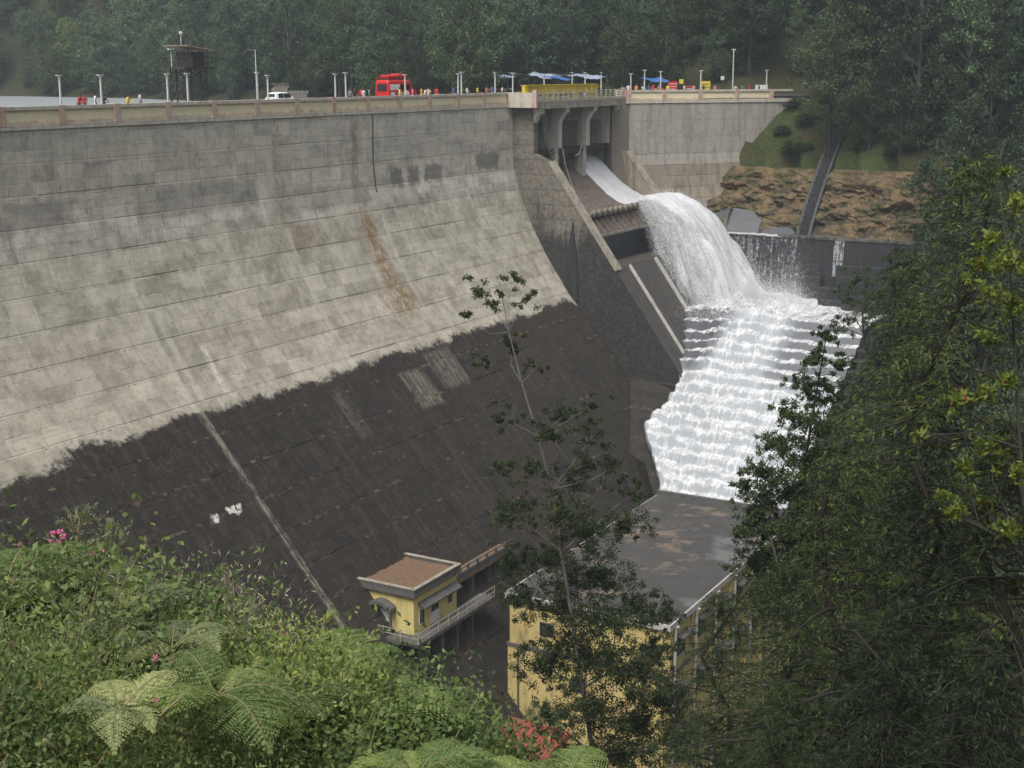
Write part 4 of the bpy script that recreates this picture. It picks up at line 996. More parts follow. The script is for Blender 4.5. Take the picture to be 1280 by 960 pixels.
for x, y in ((-1.3, -1.3), (-1.3, 1.3), (1.5, -1.3), (1.5, 1.3)):
    mb = MB(); mb.tube([(x, y, zP + .2), (x, y, zP + 2.2)], .05, 4); mb.build('roof_post', M['steel_dark'], tower)
mb = MB(); mb.hexa([(-1.8, -1.7, zP + 2.35), (2.2, -1.7, zP + 1.9), (2.2, 1.7, zP + 1.9), (-1.8, 1.7, zP + 2.35), (-1.8, -1.7, zP + 2.43), (2.2, -1.7, zP + 1.98), (2.2, 1.7, zP + 1.98), (-1.8, 1.7, zP + 2.43)])
rfm = simple('rusty_roof_sheet', (.30, .20, .14), .7, var=.5, vs=1.2, dirt=(.50, .46, .38), dirt_amt=.8, ds=.9); rf = mb.build('roof', rfm, tower)
for k in range(8):
    q = MB(); y = -1.65 + k * .46; q.hexa([(-1.82, y, zP + 2.42), (2.22, y, zP + 1.97), (2.22, y + .12, zP + 1.97), (-1.82, y + .12, zP + 2.42), (-1.82, y, zP + 2.48), (2.22, y, zP + 2.03), (2.22, y + .12, zP + 2.03), (-1.82, y + .12, zP + 2.48)]); q.build('roof_rib', rfm, rf)
mb = MB(); mb.tube([(-2.5, 0, zP + .2), (-2.5, 0, zP + 2.0), (-2.2, 0, zP + 2.05)], .05, 4); mb.box(-2.9, -2.1, -.15, .15, zP + 1.98, zP + 2.1); mb.build('flood_light', M['lampmat'], tower)
mb = MB(); mb.tube([(-.9, 0, zP + 2.3), (-.9, 0, zP + 3.6)], .04, 4); mb.ball((-.9, 0, zP + 3.7), .2); mb.build('beacon', M['lampmat'], tower)
# cable pole
cp_ = W(s_at(322, -6.6), -6.6, 0)
pole = thing('cable_pole', 'thin bracketed pole carrying a cable, just left of the white car', 'pole', cp_, PHI)
mb = MB(); mb.tube([(0, 0, 0), (0, 0, 5.9)], [.07, .05], 5); mb.tube([(0, 0, 5.8), (-1.2, 0, 5.9)], .035, 4); mb.build('mast', M['lampmat'], pole)
a0 = W(tw_s, -14, -8) + Vector((0, 0, zP + 3.7)); b0 = cp_ + Vector((0, 0, 5.75))
mb = MB(); mb.tube([a0.lerp(b0, i / 10) - Vector((0, 0, 1.0 * math.sin(math.pi * i / 10))) for i in range(11)], .03, 4)
tag(mb.build('cable', M['steel_dark']), 'thin sagging cable strung from the hoist tower to a pole', 'cable')

def wheel(parent, x, y, r, w):
    mb = MB(); mb.tube([(x, y - w / 2, r), (x, y + w / 2, r)], r, 14); t = mb.build('wheel', M['tyre'], parent)
    mb = MB(); mb.tube([(x, y - w / 2 - .01, r), (x, y + w / 2 + .01, r)], r * .58, 10); mb.build('rim', M['chrome'], t)
def loft(mb, secs, mi=0):       # secs: list of (x, [(y,z)...]) half profile mirrored
    rings = []
    for x, pr in secs: rings.append([(x, y, z) for y, z in pr] + [(x, -y, z) for y, z in pr[::-1]])
    n = len(rings[0]); V = [p for r in rings for p in r]; F = []
    for i in range(len(rings) - 1):
        for k in range(n): F.append((i * n + k, i * n + (k + 1) % n, (i + 1) * n + (k + 1) % n, (i + 1) * n + k))
    F.append(tuple(range(n))[::-1]); F.append(tuple((len(rings) - 1) * n + k for k in range(n)))
    return mb.add(V, F, mi)
car = thing('car', 'white hatchback car on the dam road, only one of its kind', 'car', W(s_at(353, -4.4), -4.4, .004), PHI)
lower = lambda w, zt: [(w * .9, .22), (w, .45), (w, .7), (w * .96, zt), (w * .5, zt + .02)]
mb = MB(); loft(mb, [(-1.95, lower(.74, .78)), (-1.8, lower(.8, .9)), (-.6, lower(.82, .92)), (.9, lower(.82, .92)), (1.5, lower(.8, .85)), (1.85, lower(.74, .74)), (1.98, lower(.66, .62))]); mb.build('body', M['carwhite'], car, smooth=False, bevel=.04)
gh = lambda wb, wt, zt: [(wb, .9), (wt, zt - .1), (wt * .9, zt), (wt * .4, zt + .02)]
mb = MB(); loft(mb, [(-1.9, gh(.70, .62, 1.0)), (-1.7, gh(.74, .62, 1.42)), (-1.0, gh(.77, .64, 1.53)), (0, gh(.77, .64, 1.52)), (.35, gh(.76, .62, 1.44)), (1.1, gh(.72, .6, .96))]); mb.build('cabin', M['carwhite'], car, bevel=.03)
for sy in (-1, 1):
    for pts in ([(-1.45, .76, .96), (-.62, .775, .96), (-.62, .665, 1.42), (-1.4, .655, 1.38)], [(-.52, .775, .96), (.72, .76, .96), (.28, .66, 1.38), (-.52, .665, 1.42)]):
        mb = MB(); mb.prism([(x, sy * (y + .0), z) for x, y, z in pts], (0, sy * -.01, 0), (0, sy * .02, 0)); mb.build('side_window', M['glass'], car)
    mb = MB(); mb.box(1.78, 1.9, sy * .42, sy * .68, .6, .74); mb.build('headlight', M['chrome'], car)
    mb = MB(); mb.box(.55, .7, sy * .8, sy * .97, .95, 1.08); mb.build('mirror', M['carwhite'], car)
    for x in (-1.25, 1.25): wheel(car, x, sy * .74, .29, .2)
mb = MB(); mb.add([(1.05, -.6, .99), (1.05, .6, .99), (.40, .55, 1.44), (.40, -.55, 1.44)], [(0, 1, 2, 3)]); mb.v = [(x + .03, y, z + .03) for x, y, z in mb.v]; mb.build('windscreen', M['glass'], car)
mb = MB(); mb.prism([(-1.84, -.55, 1.05), (-1.84, .55, 1.05), (-1.76, .5, 1.36), (-1.76, -.5, 1.36)], (-.06, 0, 0), (0, 0, 0)); mb.build('rear_window', M['glass'], car)

bus = thing('minibus', 'bright red minibus with a loaded roof rack among a crowd on the dam', 'minibus', W(s_at(496, -4.2), -4.2, .004), PHI)
bp = lambda w, zt: [(w * .95, .35), (w, .6), (w, 1.5), (w * .93, zt - .15), (w * .7, zt), (w * .3, zt + .04)]
mb = MB(); loft(mb, [(-3.0, bp(.93, 2.45)), (-2.9, bp(1.0, 2.62)), (1.2, bp(1.0, 2.62)), (1.8, bp(.99, 2.5)), (2.35, bp(.96, 1.75)), (2.9, bp(.92, 1.3)), (3.05, bp(.85, 1.0))]); mb.build('body', M['red'], bus, bevel=.05)
for sy in (-1, 1):
    for k in range(4):
        mb = MB(); x = -2.7 + k * 1.05; mb.box(x, x + .9, sy * .955, sy * 1.012, 1.5, 2.15); mb.build('side_window', M['glass'] if k > 1 else M['white'], bus)
    for x in (-1.9, 1.9): wheel(bus, x, sy * .86, .38, .26)
    mb = MB(); mb.box(2.9, 3.08, sy * .5, sy * .8, .75, .95); mb.build('headlight', M['chrome'], bus)
    for k in range(3):
        mb = MB(); x = -2.6 + k * 1.5; mb.box(x, x + .8, sy * .99, sy * 1.02, .85, 1.25); mb.build('side_marking', M['white'], bus)
mb = MB(); mb.add([(1.87, -.8, 2.42), (1.87, .8, 2.42), (2.42, .82, 1.78), (2.42, -.82, 1.78)], [(0, 1, 2, 3)]); mb.build('windscreen', M['glass'], bus)
mb = MB(); mb.prism([(-3.0, -.7, 1.4), (-3.0, .7, 1.4), (-2.97, .65, 2.2), (-2.97, -.65, 2.2)], (-.05, 0, 0), (0, 0, 0)); mb.build('rear_window', M['glass'], bus)
mb = MB()
for y in (-.85, .85): mb.tube([(-2.8, y, 2.95), (1.2, y, 2.95)], .04, 4)
for k in range(6): mb.tube([(-2.8 + k * .8, -.85, 2.95), (-2.8 + k * .8, .85, 2.95)], .03, 4); [mb.tube([(-2.8 + k * .8, y, 2.5), (-2.8 + k * .8, y, 2.97)], .03, 4) for y in (-.85, .85)]
mb.build('roof_rack', M['red'], bus)
for k in range(5):
    mb = MB(); x = -2.5 + k * .72; mb.box(x, x + .62, -.6 + random.uniform(-.1, .1), .6, 2.97, 3.2 + random.uniform(0, .22)); mb.build('luggage', M['red'], bus, bevel=.08)

gird = thing('hoist_girder', 'long yellow gate hoist girder lying across the spillway bridge', 'girder', W(85, .6, 0), PHI)
mb = MB(); mb.box(0, 21.4, -.25, .25, .7, 1.75); mb.build('web', M['yellow'], gird)
for z0 in (.6, 1.75):
    mb = MB(); mb.box(-.05, 21.45, -.42, .42, z0, z0 + .1); mb.build('flange', M['yellow'], gird)
for k in range(13):
    mb = MB(); mb.box(.3 + k * 1.73, .42 + k * 1.73, -.4, .4, .7, 1.75); mb.build('stiffener', M['yellow'], gird)
for k in range(4):
    mb = MB(); mb.box(.6 + k * 6.6, 1.4 + k * 6.6, -.5, .5, 0, .6); mb.build('trestle', M['yellow'], gird)
# rope ladder and hoses in the bays
lad = thing('rope_ladder', 'bent hanging ladder in the left spillway bay', 'ladder', W(86.0, 2.9, -7.6), PHI)
LP = [(-.2, 0, 6.4), (0, -.15, 4.6), (.1, -.3, 2.8), (.9, -.5, 1.2), (1.4, -.7, .2)]
for off in (0, .75):
    mb = MB(); mb.tube([(x + off, y, z) for x, y, z in LP], .04, 4); mb.build('side_rope', M['rope'], lad)
for k in range(9):
    f = k / 8 * (len(LP) - 1); i = min(int(f), len(LP) - 2); p = Vector(LP[i]).lerp(Vector(LP[i + 1]), f - i)
    mb = MB(); mb.tube([p, p + Vector((.75, 0, random.uniform(-.05, .08)))], .05, 4); mb.build('rung', M['rope'], lad)
mb = MB(); mb.tube([W(98.2, 2.6, -1.2), W(98.0, 2.7, -4), W(97.6, 2.9, -6.2), W(96.5, 3.1, -7.5), W(95.2, 3.1, -7.7)], .10, 6); tag(mb.build('hose', M['rope'], smooth=True), 'pale hose looping down inside the middle spillway bay', 'hose')
mb = MB(); mb.tube([W(91.6, 3.0, -6.6), W(91.9, 3.2, -8.6), W(92.4, 4.2, -12.0), W(92.6, 5.0, -13.0)], .09, 6); tag(mb.build('rope', M['rope'], smooth=True), 'pale rope hanging down the chute below the second pier', 'rope')

# stalls, boards and tarpaulins beyond the road
def stall(name, loc, rz, w, d, h, cloth, label, grp, sag=.25):
    r = thing(name, label, 'stall', loc, rz, grp)
    for x in (-w / 2, w / 2):
        for y in (-d / 2, d / 2): MB().tube([(x, y, -.6), (x, y, h)], .05, 5).build('pole', M['bark'], r)
    U, V_ = np.meshgrid(np.linspace(-.55, .55, 14), np.linspace(-.55, .55, 10))
    Z = h + .12 - sag * (1 - (2 * np.abs(U)) ** 2) * .6 + (fbm(U * 8 + loc[0], V_ * 6, 95) - .5) * .5 + V_ * .5
    link('tarpaulin', grid_mesh('tarpaulin', U * w, V_ * d, Z, [M[cloth]]), r).modifiers.new('solid', 'SOLIDIFY').thickness = .02
    mb = MB(); mb.box(-w / 2 + .1, w / 2 - .1, -d / 2, -d / 2 + .6, 0, .8); mb.build('counter', M['bark'], r)
    for k in range(int(w * 1.5)):
        mb = MB(); x = -w / 2 + .3 + k * .62; mb.box(x, x + .4, -d / 2 + .1, -d / 2 + .5, .8, 1.0 + random.uniform(0, .2)); mb.build('goods', M[random.choice(['yellowcloth', 'red', 'white', 'blue'])], r)
    return r
def gpt(u, Y):
    p = at_depth(u, 120, Y); return Vector((p.x, p.y, H1(p.x, p.y)))
stall('tarpaulin_stall', gpt(612, 233), PHI, 9, 5, 3.1, 'bluetarp', 'stall under a pale grey-blue tarpaulin left of the bridge', 'tarpaulin stalls behind the spillway')
stall('tarpaulin_stall', gpt(668, 235), PHI, 9, 5, 3.0, 'bluetarp', 'stall under the sagging pale tarpaulin at the left of the yellow girder', 'tarpaulin stalls behind the spillway', .7)
stall('tarpaulin_stall', gpt(695, 228), PHI, 4, 3, 2.7, 'blue', 'low stall under a bright blue sheet behind the yellow girder', 'tarpaulin stalls behind the spillway')
stall('tarpaulin_stall', gpt(725, 236), PHI, 8, 5, 2.7, 'bluetarp', 'stall under a grey tarpaulin behind the right end of the girder', 'tarpaulin stalls behind the spillway', .5)
stall('tarpaulin_stall', wing_at(818, -9.5), WPHI, 3.2, 2.6, 2.3, 'blue', 'stall with a dull blue sheet just right of the bridge', 'tarpaulin stalls behind the spillway')
def board(name, u, p, w, z0, z1, m, label, stripes=0, sm='white'):
    loc = wing_at(u, p); r = thing(name, label, 'board', loc, WPHI)
    for x in (-w / 2 + .08, w / 2 - .08): MB().tube([(x, .06, -.3), (x, .06, z1)], .04, 5).build('pole', M['bark'], r)
    q = MB().box(-w / 2, w / 2, -.04, .04, z0, z1).build('sheet', M[m], r)
    for k in range(stripes):
        zz_ = z0 + (z1 - z0) * (k + 1) / (stripes + 1); x = -w / 2 + .15
        while x < w / 2 - .3:
            l = random.uniform(.12, .3); MB().box(x, x + l, -.055, -.038, zz_ - .06, zz_ + .07).build('print', M[sm], q); x += l + .1
board('red_board', 840, -8.2, 1.7, .5, 2.1, 'red', 'larger red board with rows of white print behind the far wing wall', 3)
board('red_board', 862, -8.4, 1.4, .4, 1.5, 'redtin', 'smaller dull red board beside the yellow banner', 1)
board('yellow_banner', 881, -7.6, 1.7, .7, 2.1, 'yellowcloth', 'yellow banner hung behind the far wing wall', 2, 'bark')
board('yellow_board', 851, -9.5, .7, 1.7, 2.4, 'yellowcloth', 'small yellow board above the red boards')
board('white_board', 951, -7.2, 2.2, .4, 1.5, 'white', 'white board near the far end of the wing wall')
board('white_plate', 902, -12, .6, 2.2, 2.8, 'white', 'small pale plate on a post in front of dark trees')

# stone hut
hp = at_depth(362, 118, 268); hut = thing('stone_hut', 'ruined grey stone hut on the lake shore behind the white car', 'hut', (hp.x, hp.y, -2.4), .2)
M['stone'] = simple('hut_stone', (.20, .175, .145), .95, var=.35, vs=1.5, bump=.4)
for row in range(6):
    for k in range(9):
        if row > 3 and k > 3: continue
        x = -3.2 + k * .72 + (row % 2) * .3; MB().box(x, x + .66, -.3 + random.uniform(-.05, .05), 2.5, row * .58, row * .58 + .54).build('stone', M['stone'], hut)
MB().box(-3.3, -.2, -.5, 2.7, 3.48, 3.65).build('roof_slab', M['mould'], hut)

# ------------------------------------------------------------------ people
def body_mesh(pose):
    if pose == 'stand': el_, ha, kn, ft, wr = .06, .10, .0, .03, 0
    J = [(0, 0, .95), (0, 0, 1.15), (0, 0, 1.36), (0, 0, 1.48), (0, .015, 1.58), (0, .01, 1.70)]
    R = [(.15, .11), (.135, .10), (.16, .105), (.055, .055), (.085, .095), (.07, .08)]
    E = [(0, 1), (1, 2), (2, 3), (3, 4), (4, 5)]
    def chain(a, pts, rr):
        p = a
        for q, r in zip(pts, rr): J.append(q); R.append((r, r)); E.append((p, len(J) - 1)); p = len(J) - 1
    if pose == 'stand':
        arms = [[(sx * .2, 0, 1.39), (sx * .25, -.02, 1.12), (sx * .24, .08, .88), (sx * .235, .12, .79)] for sx in (-1, 1)]
        legs = [[(sx * .1, 0, .88), (sx * .11, .02, .5), (sx * .12, 0, .09), (sx * .13, .14, .04)] for sx in (-1, 1)]
    elif pose == 'walk':
        arms = [[(sx * .2, 0, 1.39), (sx * .24, -sx * .14, 1.13), (sx * .22, -sx * .12 + .12, .92), (sx * .21, -sx * .1 + .18, .85)] for sx in (-1, 1)]
        legs = [[(sx * .1, 0, .88), (sx * .1, sx * .16 + .04, .5), (sx * .1, sx * .28, .10), (sx * .11, sx * .28 + .14, .05)] for sx in (-1, 1)]
    else:   # leaning on the parapet
        J[2] = (0, .12, 1.32); J[3] = (0, .19, 1.43); J[4] = (0, .24, 1.52); J[5] = (0, .25, 1.64); J[1] = (0, .05, 1.13)
        arms = [[(sx * .2, .14, 1.34), (sx * .27, .26, 1.10), (sx * .16, .48, 1.03), (sx * .08, .55, 1.02)] for sx in (-1, 1)]
        legs = [[(sx * .1, 0, .88), (sx * .11, .03, .5), (sx * .12, -.04, .09), (sx * .13, .1, .04)] for sx in (-1, 1)]
    for c in arms: chain(2, c, (.06, .048, .04, .036))
    for c in legs: chain(0, c, (.095, .068, .05, .045))
    me = bpy.data.meshes.new('body'); me.from_pydata(J, E, []); ob = bpy.data.objects.new('tmp', me); COL.objects.link(ob)
    md = ob.modifiers.new('skin', 'SKIN'); sv = me.skin_vertices[0].data
    for i, r in enumerate(R): sv[i].radius = r
    sv[0].use_root = True
    sb = ob.modifiers.new('sub', 'SUBSURF'); sb.levels = 1
    dg = bpy.context.evaluated_depsgraph_get(); dg.update(); m2 = bpy.data.meshes.new_from_object(ob.evaluated_get(dg)); bpy.data.objects.remove(ob)
    return m2
POSE = {p: body_mesh(p) for p in ('stand', 'walk', 'lean')}
_pm = {}
def cmat(c):
    if c not in _pm: _pm[c] = simple('cloth', c, .8, var=.12)
    return _pm[c]
def person(loc, rz, pose, shirt, trouser, label, group='people on the dam crest', hair=True, cap=None, sc=1.0):
    r = thing('person', label, 'person', loc, rz, group); r.scale = (sc,) * 3
    me = POSE[pose].copy(); me.materials.clear()
    for m in (M['skin'], cmat(shirt), cmat(trouser), M['hair']): me.materials.append(m)
    hd = .24 if pose == 'lean' else .01; hz = 1.62 if pose != 'lean' else 1.55
    for p in me.polygons:
        c = p.center; p.use_smooth = True
        arm = abs(c.x) > .185 and c.z > .7
        if c.z > hz - .13 and abs(c.x) < .12: i = 0
        elif arm and (c.z < 1.12): i = 0
        elif c.z > .93: i = 1
        elif c.z < .09: i = 3
        else: i = 2
        p.material_index = i
    b = link('body', me, r)
    mb = MB(); mb.ball((0, hd - .025, hz + .06), (.10, .11, .10), 0, 10, 6); mb.build('hair' if cap is None else 'cap', M['hair'] if cap is None else cmat(cap), r, smooth=True)
    mb = MB(); mb.ball((0, hd + .10, hz - .03), (.018, .025, .025)); mb.build('nose', M['skin'], r)
    return r
RED, WHT, YEL, BLK, BLU, PNK, GRY, ORG = (.55, .03, .03), (.75, .75, .73), (.75, .65, .05), (.02, .02, .022), (.06, .09, .25), (.6, .2, .25), (.25, .25, .26), (.65, .25, .05)
FACE = PHI - math.pi     # looking downstream
def crestp(u, t): return W(s_at(u, t), t, .002)
pl = [(99, -2.0, RED, BLK, 'lean', 'person in a red shirt leaning at the parapet, leftmost on the dam'), (106, -2.3, (.3, .04, .05), BLK, 'stand', 'person in dark red right beside the one in bright red'),
      (120, -3.0, WHT, WHT, 'stand', 'person in grey-white clothes left of the yellow-shirted one'), (130, -2.0, BLK, BLK, 'lean', 'person in black bending at the parapet next to white-clad one'),
      (160, -2.4, YEL, BLK, 'lean', 'person in a bright yellow top, black hair, at the parapet'), (176, -4.2, WHT, GRY, 'stand', 'person in white just right of the yellow-shirted one'),
      (444, -3.0, BLK, BLU, 'stand', 'person in black at the left of the red minibus'), (455, -3.4, WHT, BLK, 'stand', 'person in white, nearer the minibus rear'), (462, -2.4, GRY, BLK, 'walk', 'person in grey close behind the minibus'),
      (508, -1.6, WHT, BLU, 'walk', 'person in white in front of the red minibus side'), (516, -2.2, PNK, WHT, 'stand', 'person in pink at the nose of the red minibus'), (527, -2.6, ORG, WHT, 'stand', 'person in orange ahead of the red minibus'), (536, -3.0, (.6, .45, .35), GRY, 'walk', 'person in beige ahead of the red minibus'),
      (567, -3.0, BLU, BLK, 'stand', 'person in dark blue between the minibus and the bridge, left one'), (584, -3.5, WHT, BLK, 'walk', 'person in white between minibus and bridge, second from left'), (608, -2.6, (.4, .1, .1), BLK, 'stand', 'person in maroon near the bridge'), (615, -3.2, BLU, GRY, 'stand', 'person in blue beside the maroon-clad one')]
pl += [(452, -5.5, RED, BLK, 'stand', 'person in red behind the two at the minibus rear'), (438, -4.0, GRY, BLK, 'walk', 'person in grey, leftmost of those near the minibus'), (500, -1.4, YEL, GRY, 'stand', 'person in yellow against the red minibus side'), (531, -1.5, WHT, BLK, 'lean', 'person in white leaning just ahead of the minibus'), (546, -2.5, RED, WHT, 'stand', 'person in red, last of those ahead of the minibus'), (597, -3.6, YEL, BLK, 'walk', 'person in yellow between minibus and bridge'), (628, -2.4, WHT, BLU, 'stand', 'person in white just left of the bridge railing')]
for i, (u, t, sh_, tr_, ps, lab) in enumerate(pl):
    person(crestp(u, t), FACE + (0 if ps == 'lean' else random.uniform(-1.4, 1.4)), ps, sh_, tr_, lab, sc=random.uniform(1.0, 1.08))
pw = [(785, -3.0, WHT, BLK, 'stand', 'person in white at the right end of the bridge'), (803, -1.6, WHT, WHT, 'lean', 'person in bright white leaning on the wing wall'), (810, -2.4, BLU, BLK, 'stand', 'person in dark blue next to the bright white one'), (823, -2.4, PNK, PNK, 'stand', 'person in pink left of the red boards'),
      (867, -3, (.7, .3, .3), WHT, 'stand', 'person in pale red between red board and yellow banner'), (879, -2.2, BLK, BLK, 'stand', 'person in black under the yellow banner'), (918, -1.8, WHT, GRY, 'lean', 'person in white leaning right of the tallest lamp post'), (927, -2.0, GRY, WHT, 'lean', 'person in pale grey beside the leaning white one'), (948, -1.8, BLK, BLK, 'stand', 'person in black before the white board')]
pw += [(795, -2, ORG, BLK, 'stand', 'person in orange between the first two lamps past the bridge'), (816, -3.2, RED, BLK, 'stand', 'person in red before the dull blue sheet'), (834, -4, YEL, BLU, 'walk', 'person in yellow before the larger red board'), (855, -2.5, WHT, BLK, 'stand', 'person in white between the two red boards'), (893, -2.2, PNK, BLK, 'walk', 'person in pink just right of the yellow banner'), (936, -3, RED, BLU, 'stand', 'person in red left of the white board')]
for u, p, sh_, tr_, ps, lab in pw:
    person(wing_at(u, p) + Vector((0, 0, .002)), WPHI - math.pi + (0 if ps == 'lean' else random.uniform(-1, 1)), ps, sh_, tr_, lab, sc=random.uniform(.95, 1.05))

# ================================================================== TREES
def leaf_quads(P, ln, wd, g, dirs=None, up=.5, fold=0):
    n = len(P); d = g.normal(size=(n, 3)) if dirs is None else dirs + g.normal(size=(n, 3)) * .25
    d /= np.linalg.norm(d, axis=1, keepdims=True) + 1e-9
    nn = g.normal(size=(n, 3)); nn[:, 2] += up * 2
    s = np.cross(d, nn); s /= np.linalg.norm(s, axis=1, keepdims=True) + 1e-9
    ln = np.asarray(ln).reshape(-1, 1); wd = np.asarray(wd).reshape(-1, 1)
    V = np.stack([P, P + d * ln * .45 + s * wd * .5, P + d * ln, P + d * ln * .45 - s * wd * .5], 1)
    return V.reshape(-1, 3), np.arange(4 * n).reshape(n, 4)
def cluster_pts(C, Rr, per, g, shell=.55):
    n = len(C) * per; d = g.normal(size=(n, 3)); d /= np.linalg.norm(d, axis=1, keepdims=True)
    r = g.uniform(0, 1, n) ** shell
    return np.repeat(C, per, 0) + d * (r * np.repeat(Rr, per))[:, None] * np.array([1, 1, .72])
def limbs(mb, g, h, r0, tips, start=.35, n=6):
    th = [Vector((g.normal(0, .02) * h * k / 6, g.normal(0, .02) * h * k / 6, h * k / 6)) for k in range(7)]; th[0] = Vector((0, 0, -1.5))
    mb.tube(th, [r0 * (1 - .14 * k) for k in range(7)], n)
    for tp in tips:
        tp = Vector(tp); f = min(.95, max(start, (tp.z / h) * .75)); i = min(5, int(f * 6)); b = th[i].lerp(th[i + 1], f * 6 - i)
        m = b.lerp(tp, .5) + Vector((g.normal(0, .25), g.normal(0, .25), -.08 * (tp - b).length + .2))
        rr = r0 * (1 - f) * .55 + .03; mb.tube([b, m, tp], [rr, rr * .65, rr * .25], 5, cap=False)
def broad_tree(seed, h, rad, nc, per, lsz, low=.25, crs=(.8, 1.5), shape=1.0):
    g = np.random.default_rng(seed); C = []; Rr = []
    while len(C) < nc:
        p = g.uniform(-1, 1, 3); q = np.linalg.norm(p)
        if q > 1 or q < .35: continue
        zz_ = low * h + (1 - low) * h * (p[2] * .5 + .5)
        wid = rad * (1 - .25 * max(0, p[2]) * shape)
        C.append((p[0] * wid * (1 + .15 * math.sin(seed + p[2] * 5)), p[1] * wid, zz_)); Rr.append(g.uniform(*crs))
    C = np.array(C); Rr = np.array(Rr)
    P = cluster_pts(C, Rr, per, g); n = len(P)
    V, F = leaf_quads(P, g.uniform(.7, 1.3, n) * lsz, g.uniform(.7, 1.2, n) * lsz * .6, g, up=1.3)
    mb = MB(); limbs(mb, g, h * .82, h * .02 + .05, C[:: max(1, nc // 16)], .3)
    return V, F, mb
def as_tree_meshes(V, F, mb, lm, bm, nm):
    return mesh_np(nm + '_crown', V, F, [lm]), mb.mesh(nm + '_trunk', bm, True)
def combine(V, F, mb, lm, bm, nm):
    tv = np.array(mb.v); quads = [f for f in mb.f if len(f) == 4]
    VV = np.concatenate([V, tv]); FF = np.concatenate([F, np.array(quads) + len(V)])
    return mesh_np(nm, VV, FF, [lm, bm], mi=[0] * len(F) + [1] * len(quads))
def scatter_stuff(name, label, cat, protos, pts, rots, scs, idx):
    c = bpy.data.collections.new(name + '_kinds')
    for i, me in enumerate(protos):
        o = bpy.data.objects.new('%s_kind_%02d' % (name, i), me); c.objects.link(o)
    me = bpy.data.meshes.new(name); n = len(pts); me.vertices.add(n); me.vertices.foreach_set('co', np.asarray(pts, np.float32).ravel())
    for an, ty, val, key in (('rot', 'FLOAT_VECTOR', rots, 'vector'), ('sc', 'FLOAT_VECTOR', scs, 'vector'), ('idx', 'INT', idx, 'value')):
        a = me.attributes.new(an, ty, 'POINT'); a.data.foreach_set(key, np.asarray(val, np.int32 if ty == 'INT' else np.float32).ravel())
    ng = bpy.data.node_groups.new(name, 'GeometryNodeTree')
    ng.interface.new_socket('Geometry', in_out='INPUT', socket_type='NodeSocketGeometry'); ng.interface.new_socket('Geometry', in_out='OUTPUT', socket_type='NodeSocketGeometry')
    N = ng.nodes; gi = N.new('NodeGroupInput'); go = N.new('NodeGroupOutput'); iop = N.new('GeometryNodeInstanceOnPoints'); ci = N.new('GeometryNodeCollectionInfo')
    ci.inputs['Collection'].default_value = c; ci.inputs['Separate Children'].default_value = True; ci.inputs['Reset Children'].default_value = True
    def na(nm, ty):
        q = N.new('GeometryNodeInputNamedAttribute'); q.data_type = ty; q.inputs['Name'].default_value = nm; return q.outputs['Attribute']
    lk_ = ng.links; lk_.new(gi.outputs[0], iop.inputs['Points']); lk_.new(ci.outputs[0], iop.inputs['Instance']); iop.inputs['Pick Instance'].default_value = True
    lk_.new(na('idx', 'INT'), iop.inputs['Instance Index'])
    e2r = N.new('FunctionNodeEulerToRotation'); lk_.new(na('rot', 'FLOAT_VECTOR'), e2r.inputs[0]); lk_.new(e2r.outputs[0], iop.inputs['Rotation'])
    lk_.new(na('sc', 'FLOAT_VECTOR'), iop.inputs['Scale']); lk_.new(iop.outputs[0], go.inputs[0])
    o = link(name, me); md = o.modifiers.new('scatter', 'NODES'); md.node_group = ng
    return tag(o, label, cat, kind='stuff')

# --- the wood on the hills
protos = []
for i, (h, r, lm) in enumerate(((17, 4.6, 'l_far'), (20, 5.0, 'l_dark'), (14, 4.6, 'l_far2'), (22, 4.4, 'l_far'), (16, 5.2, 'l_dark'), (12, 4.0, 'l_far'))):
    V, F, mb = broad_tree(100 + i, h, r, 84, 70, .44, low=.02, crs=(.8, 1.55)); protos.append(combine(V, F, mb, M[lm], M['bark'], 'wood_tree'))
pts, rots, scs, idx = [], [], [], []
g = np.random.default_rng(5)
def add_pt(x, y, k, sc, dz=0):
    pts.append((x, y, H1(x, y) - .3 + dz)); rots.append((0, 0, g.uniform(0, 6.28))); scs.append((sc, sc, sc * g.uniform(.85, 1.2))); idx.append(k)
def poisson(n, xr, yr, rad, ok):
    out = []; tries = 0
    cell = {}
    while len(out) < n and tries < n * 40:
        tries += 1; x = g.uniform(*xr); y = g.uniform(*yr)
        if not ok(x, y): continue
        ci, cj = int(x // rad), int(y // rad)
        if any((x - a) ** 2 + (y - b) ** 2 < rad * rad for i in (-1, 0, 1) for j in (-1, 0, 1) for a, b in cell.get((ci + i, cj + j), ())): continue
        cell.setdefault((ci, cj), []).append((x, y)); out.append((x, y))
    return out
def upstream(x, y):
    s, t = to_st(x, y); return t < (4 + (min(s, 140) - 107) * .776 if s > 107 else -10)
inview = lambda x, y, m=14: abs(x) < y * .366 + m
def road_d1(x, y): return float(road_dist(np.array([x]), np.array([y]))[0])
def shore_d1(x, y): return float(shore_d(np.array([x]), np.array([y]))[0])
meadow = lambda x, y: abs(x / y + .243) < .014 and 397 < y < 436
for x, y in poisson(1300, (-190, 150), (205, 430), 6.2, lambda x, y: inview(x, y) and upstream(x, y) and shore_d1(x, y) > (.3 if y > 300 else 2.5) and road_d1(x, y) > 11 and not meadow(x, y) and not (y < 244 and -.03 < x / y < .075)):
    far = y > 300 and x < -30
    k = g.choice([0, 2, 3, 5] if far else [0, 1, 3, 4]); add_pt(x, y, int(k), g.uniform(.55, 1.25))
for x, y in poisson(850, (-330, 240), (430, 760), 10, lambda x, y: inview(x, y, 25) and not meadow(x, y)):
    add_pt(x, y, int(g.choice([0, 1, 2, 3, 4])), g.uniform(.75, 1.5))
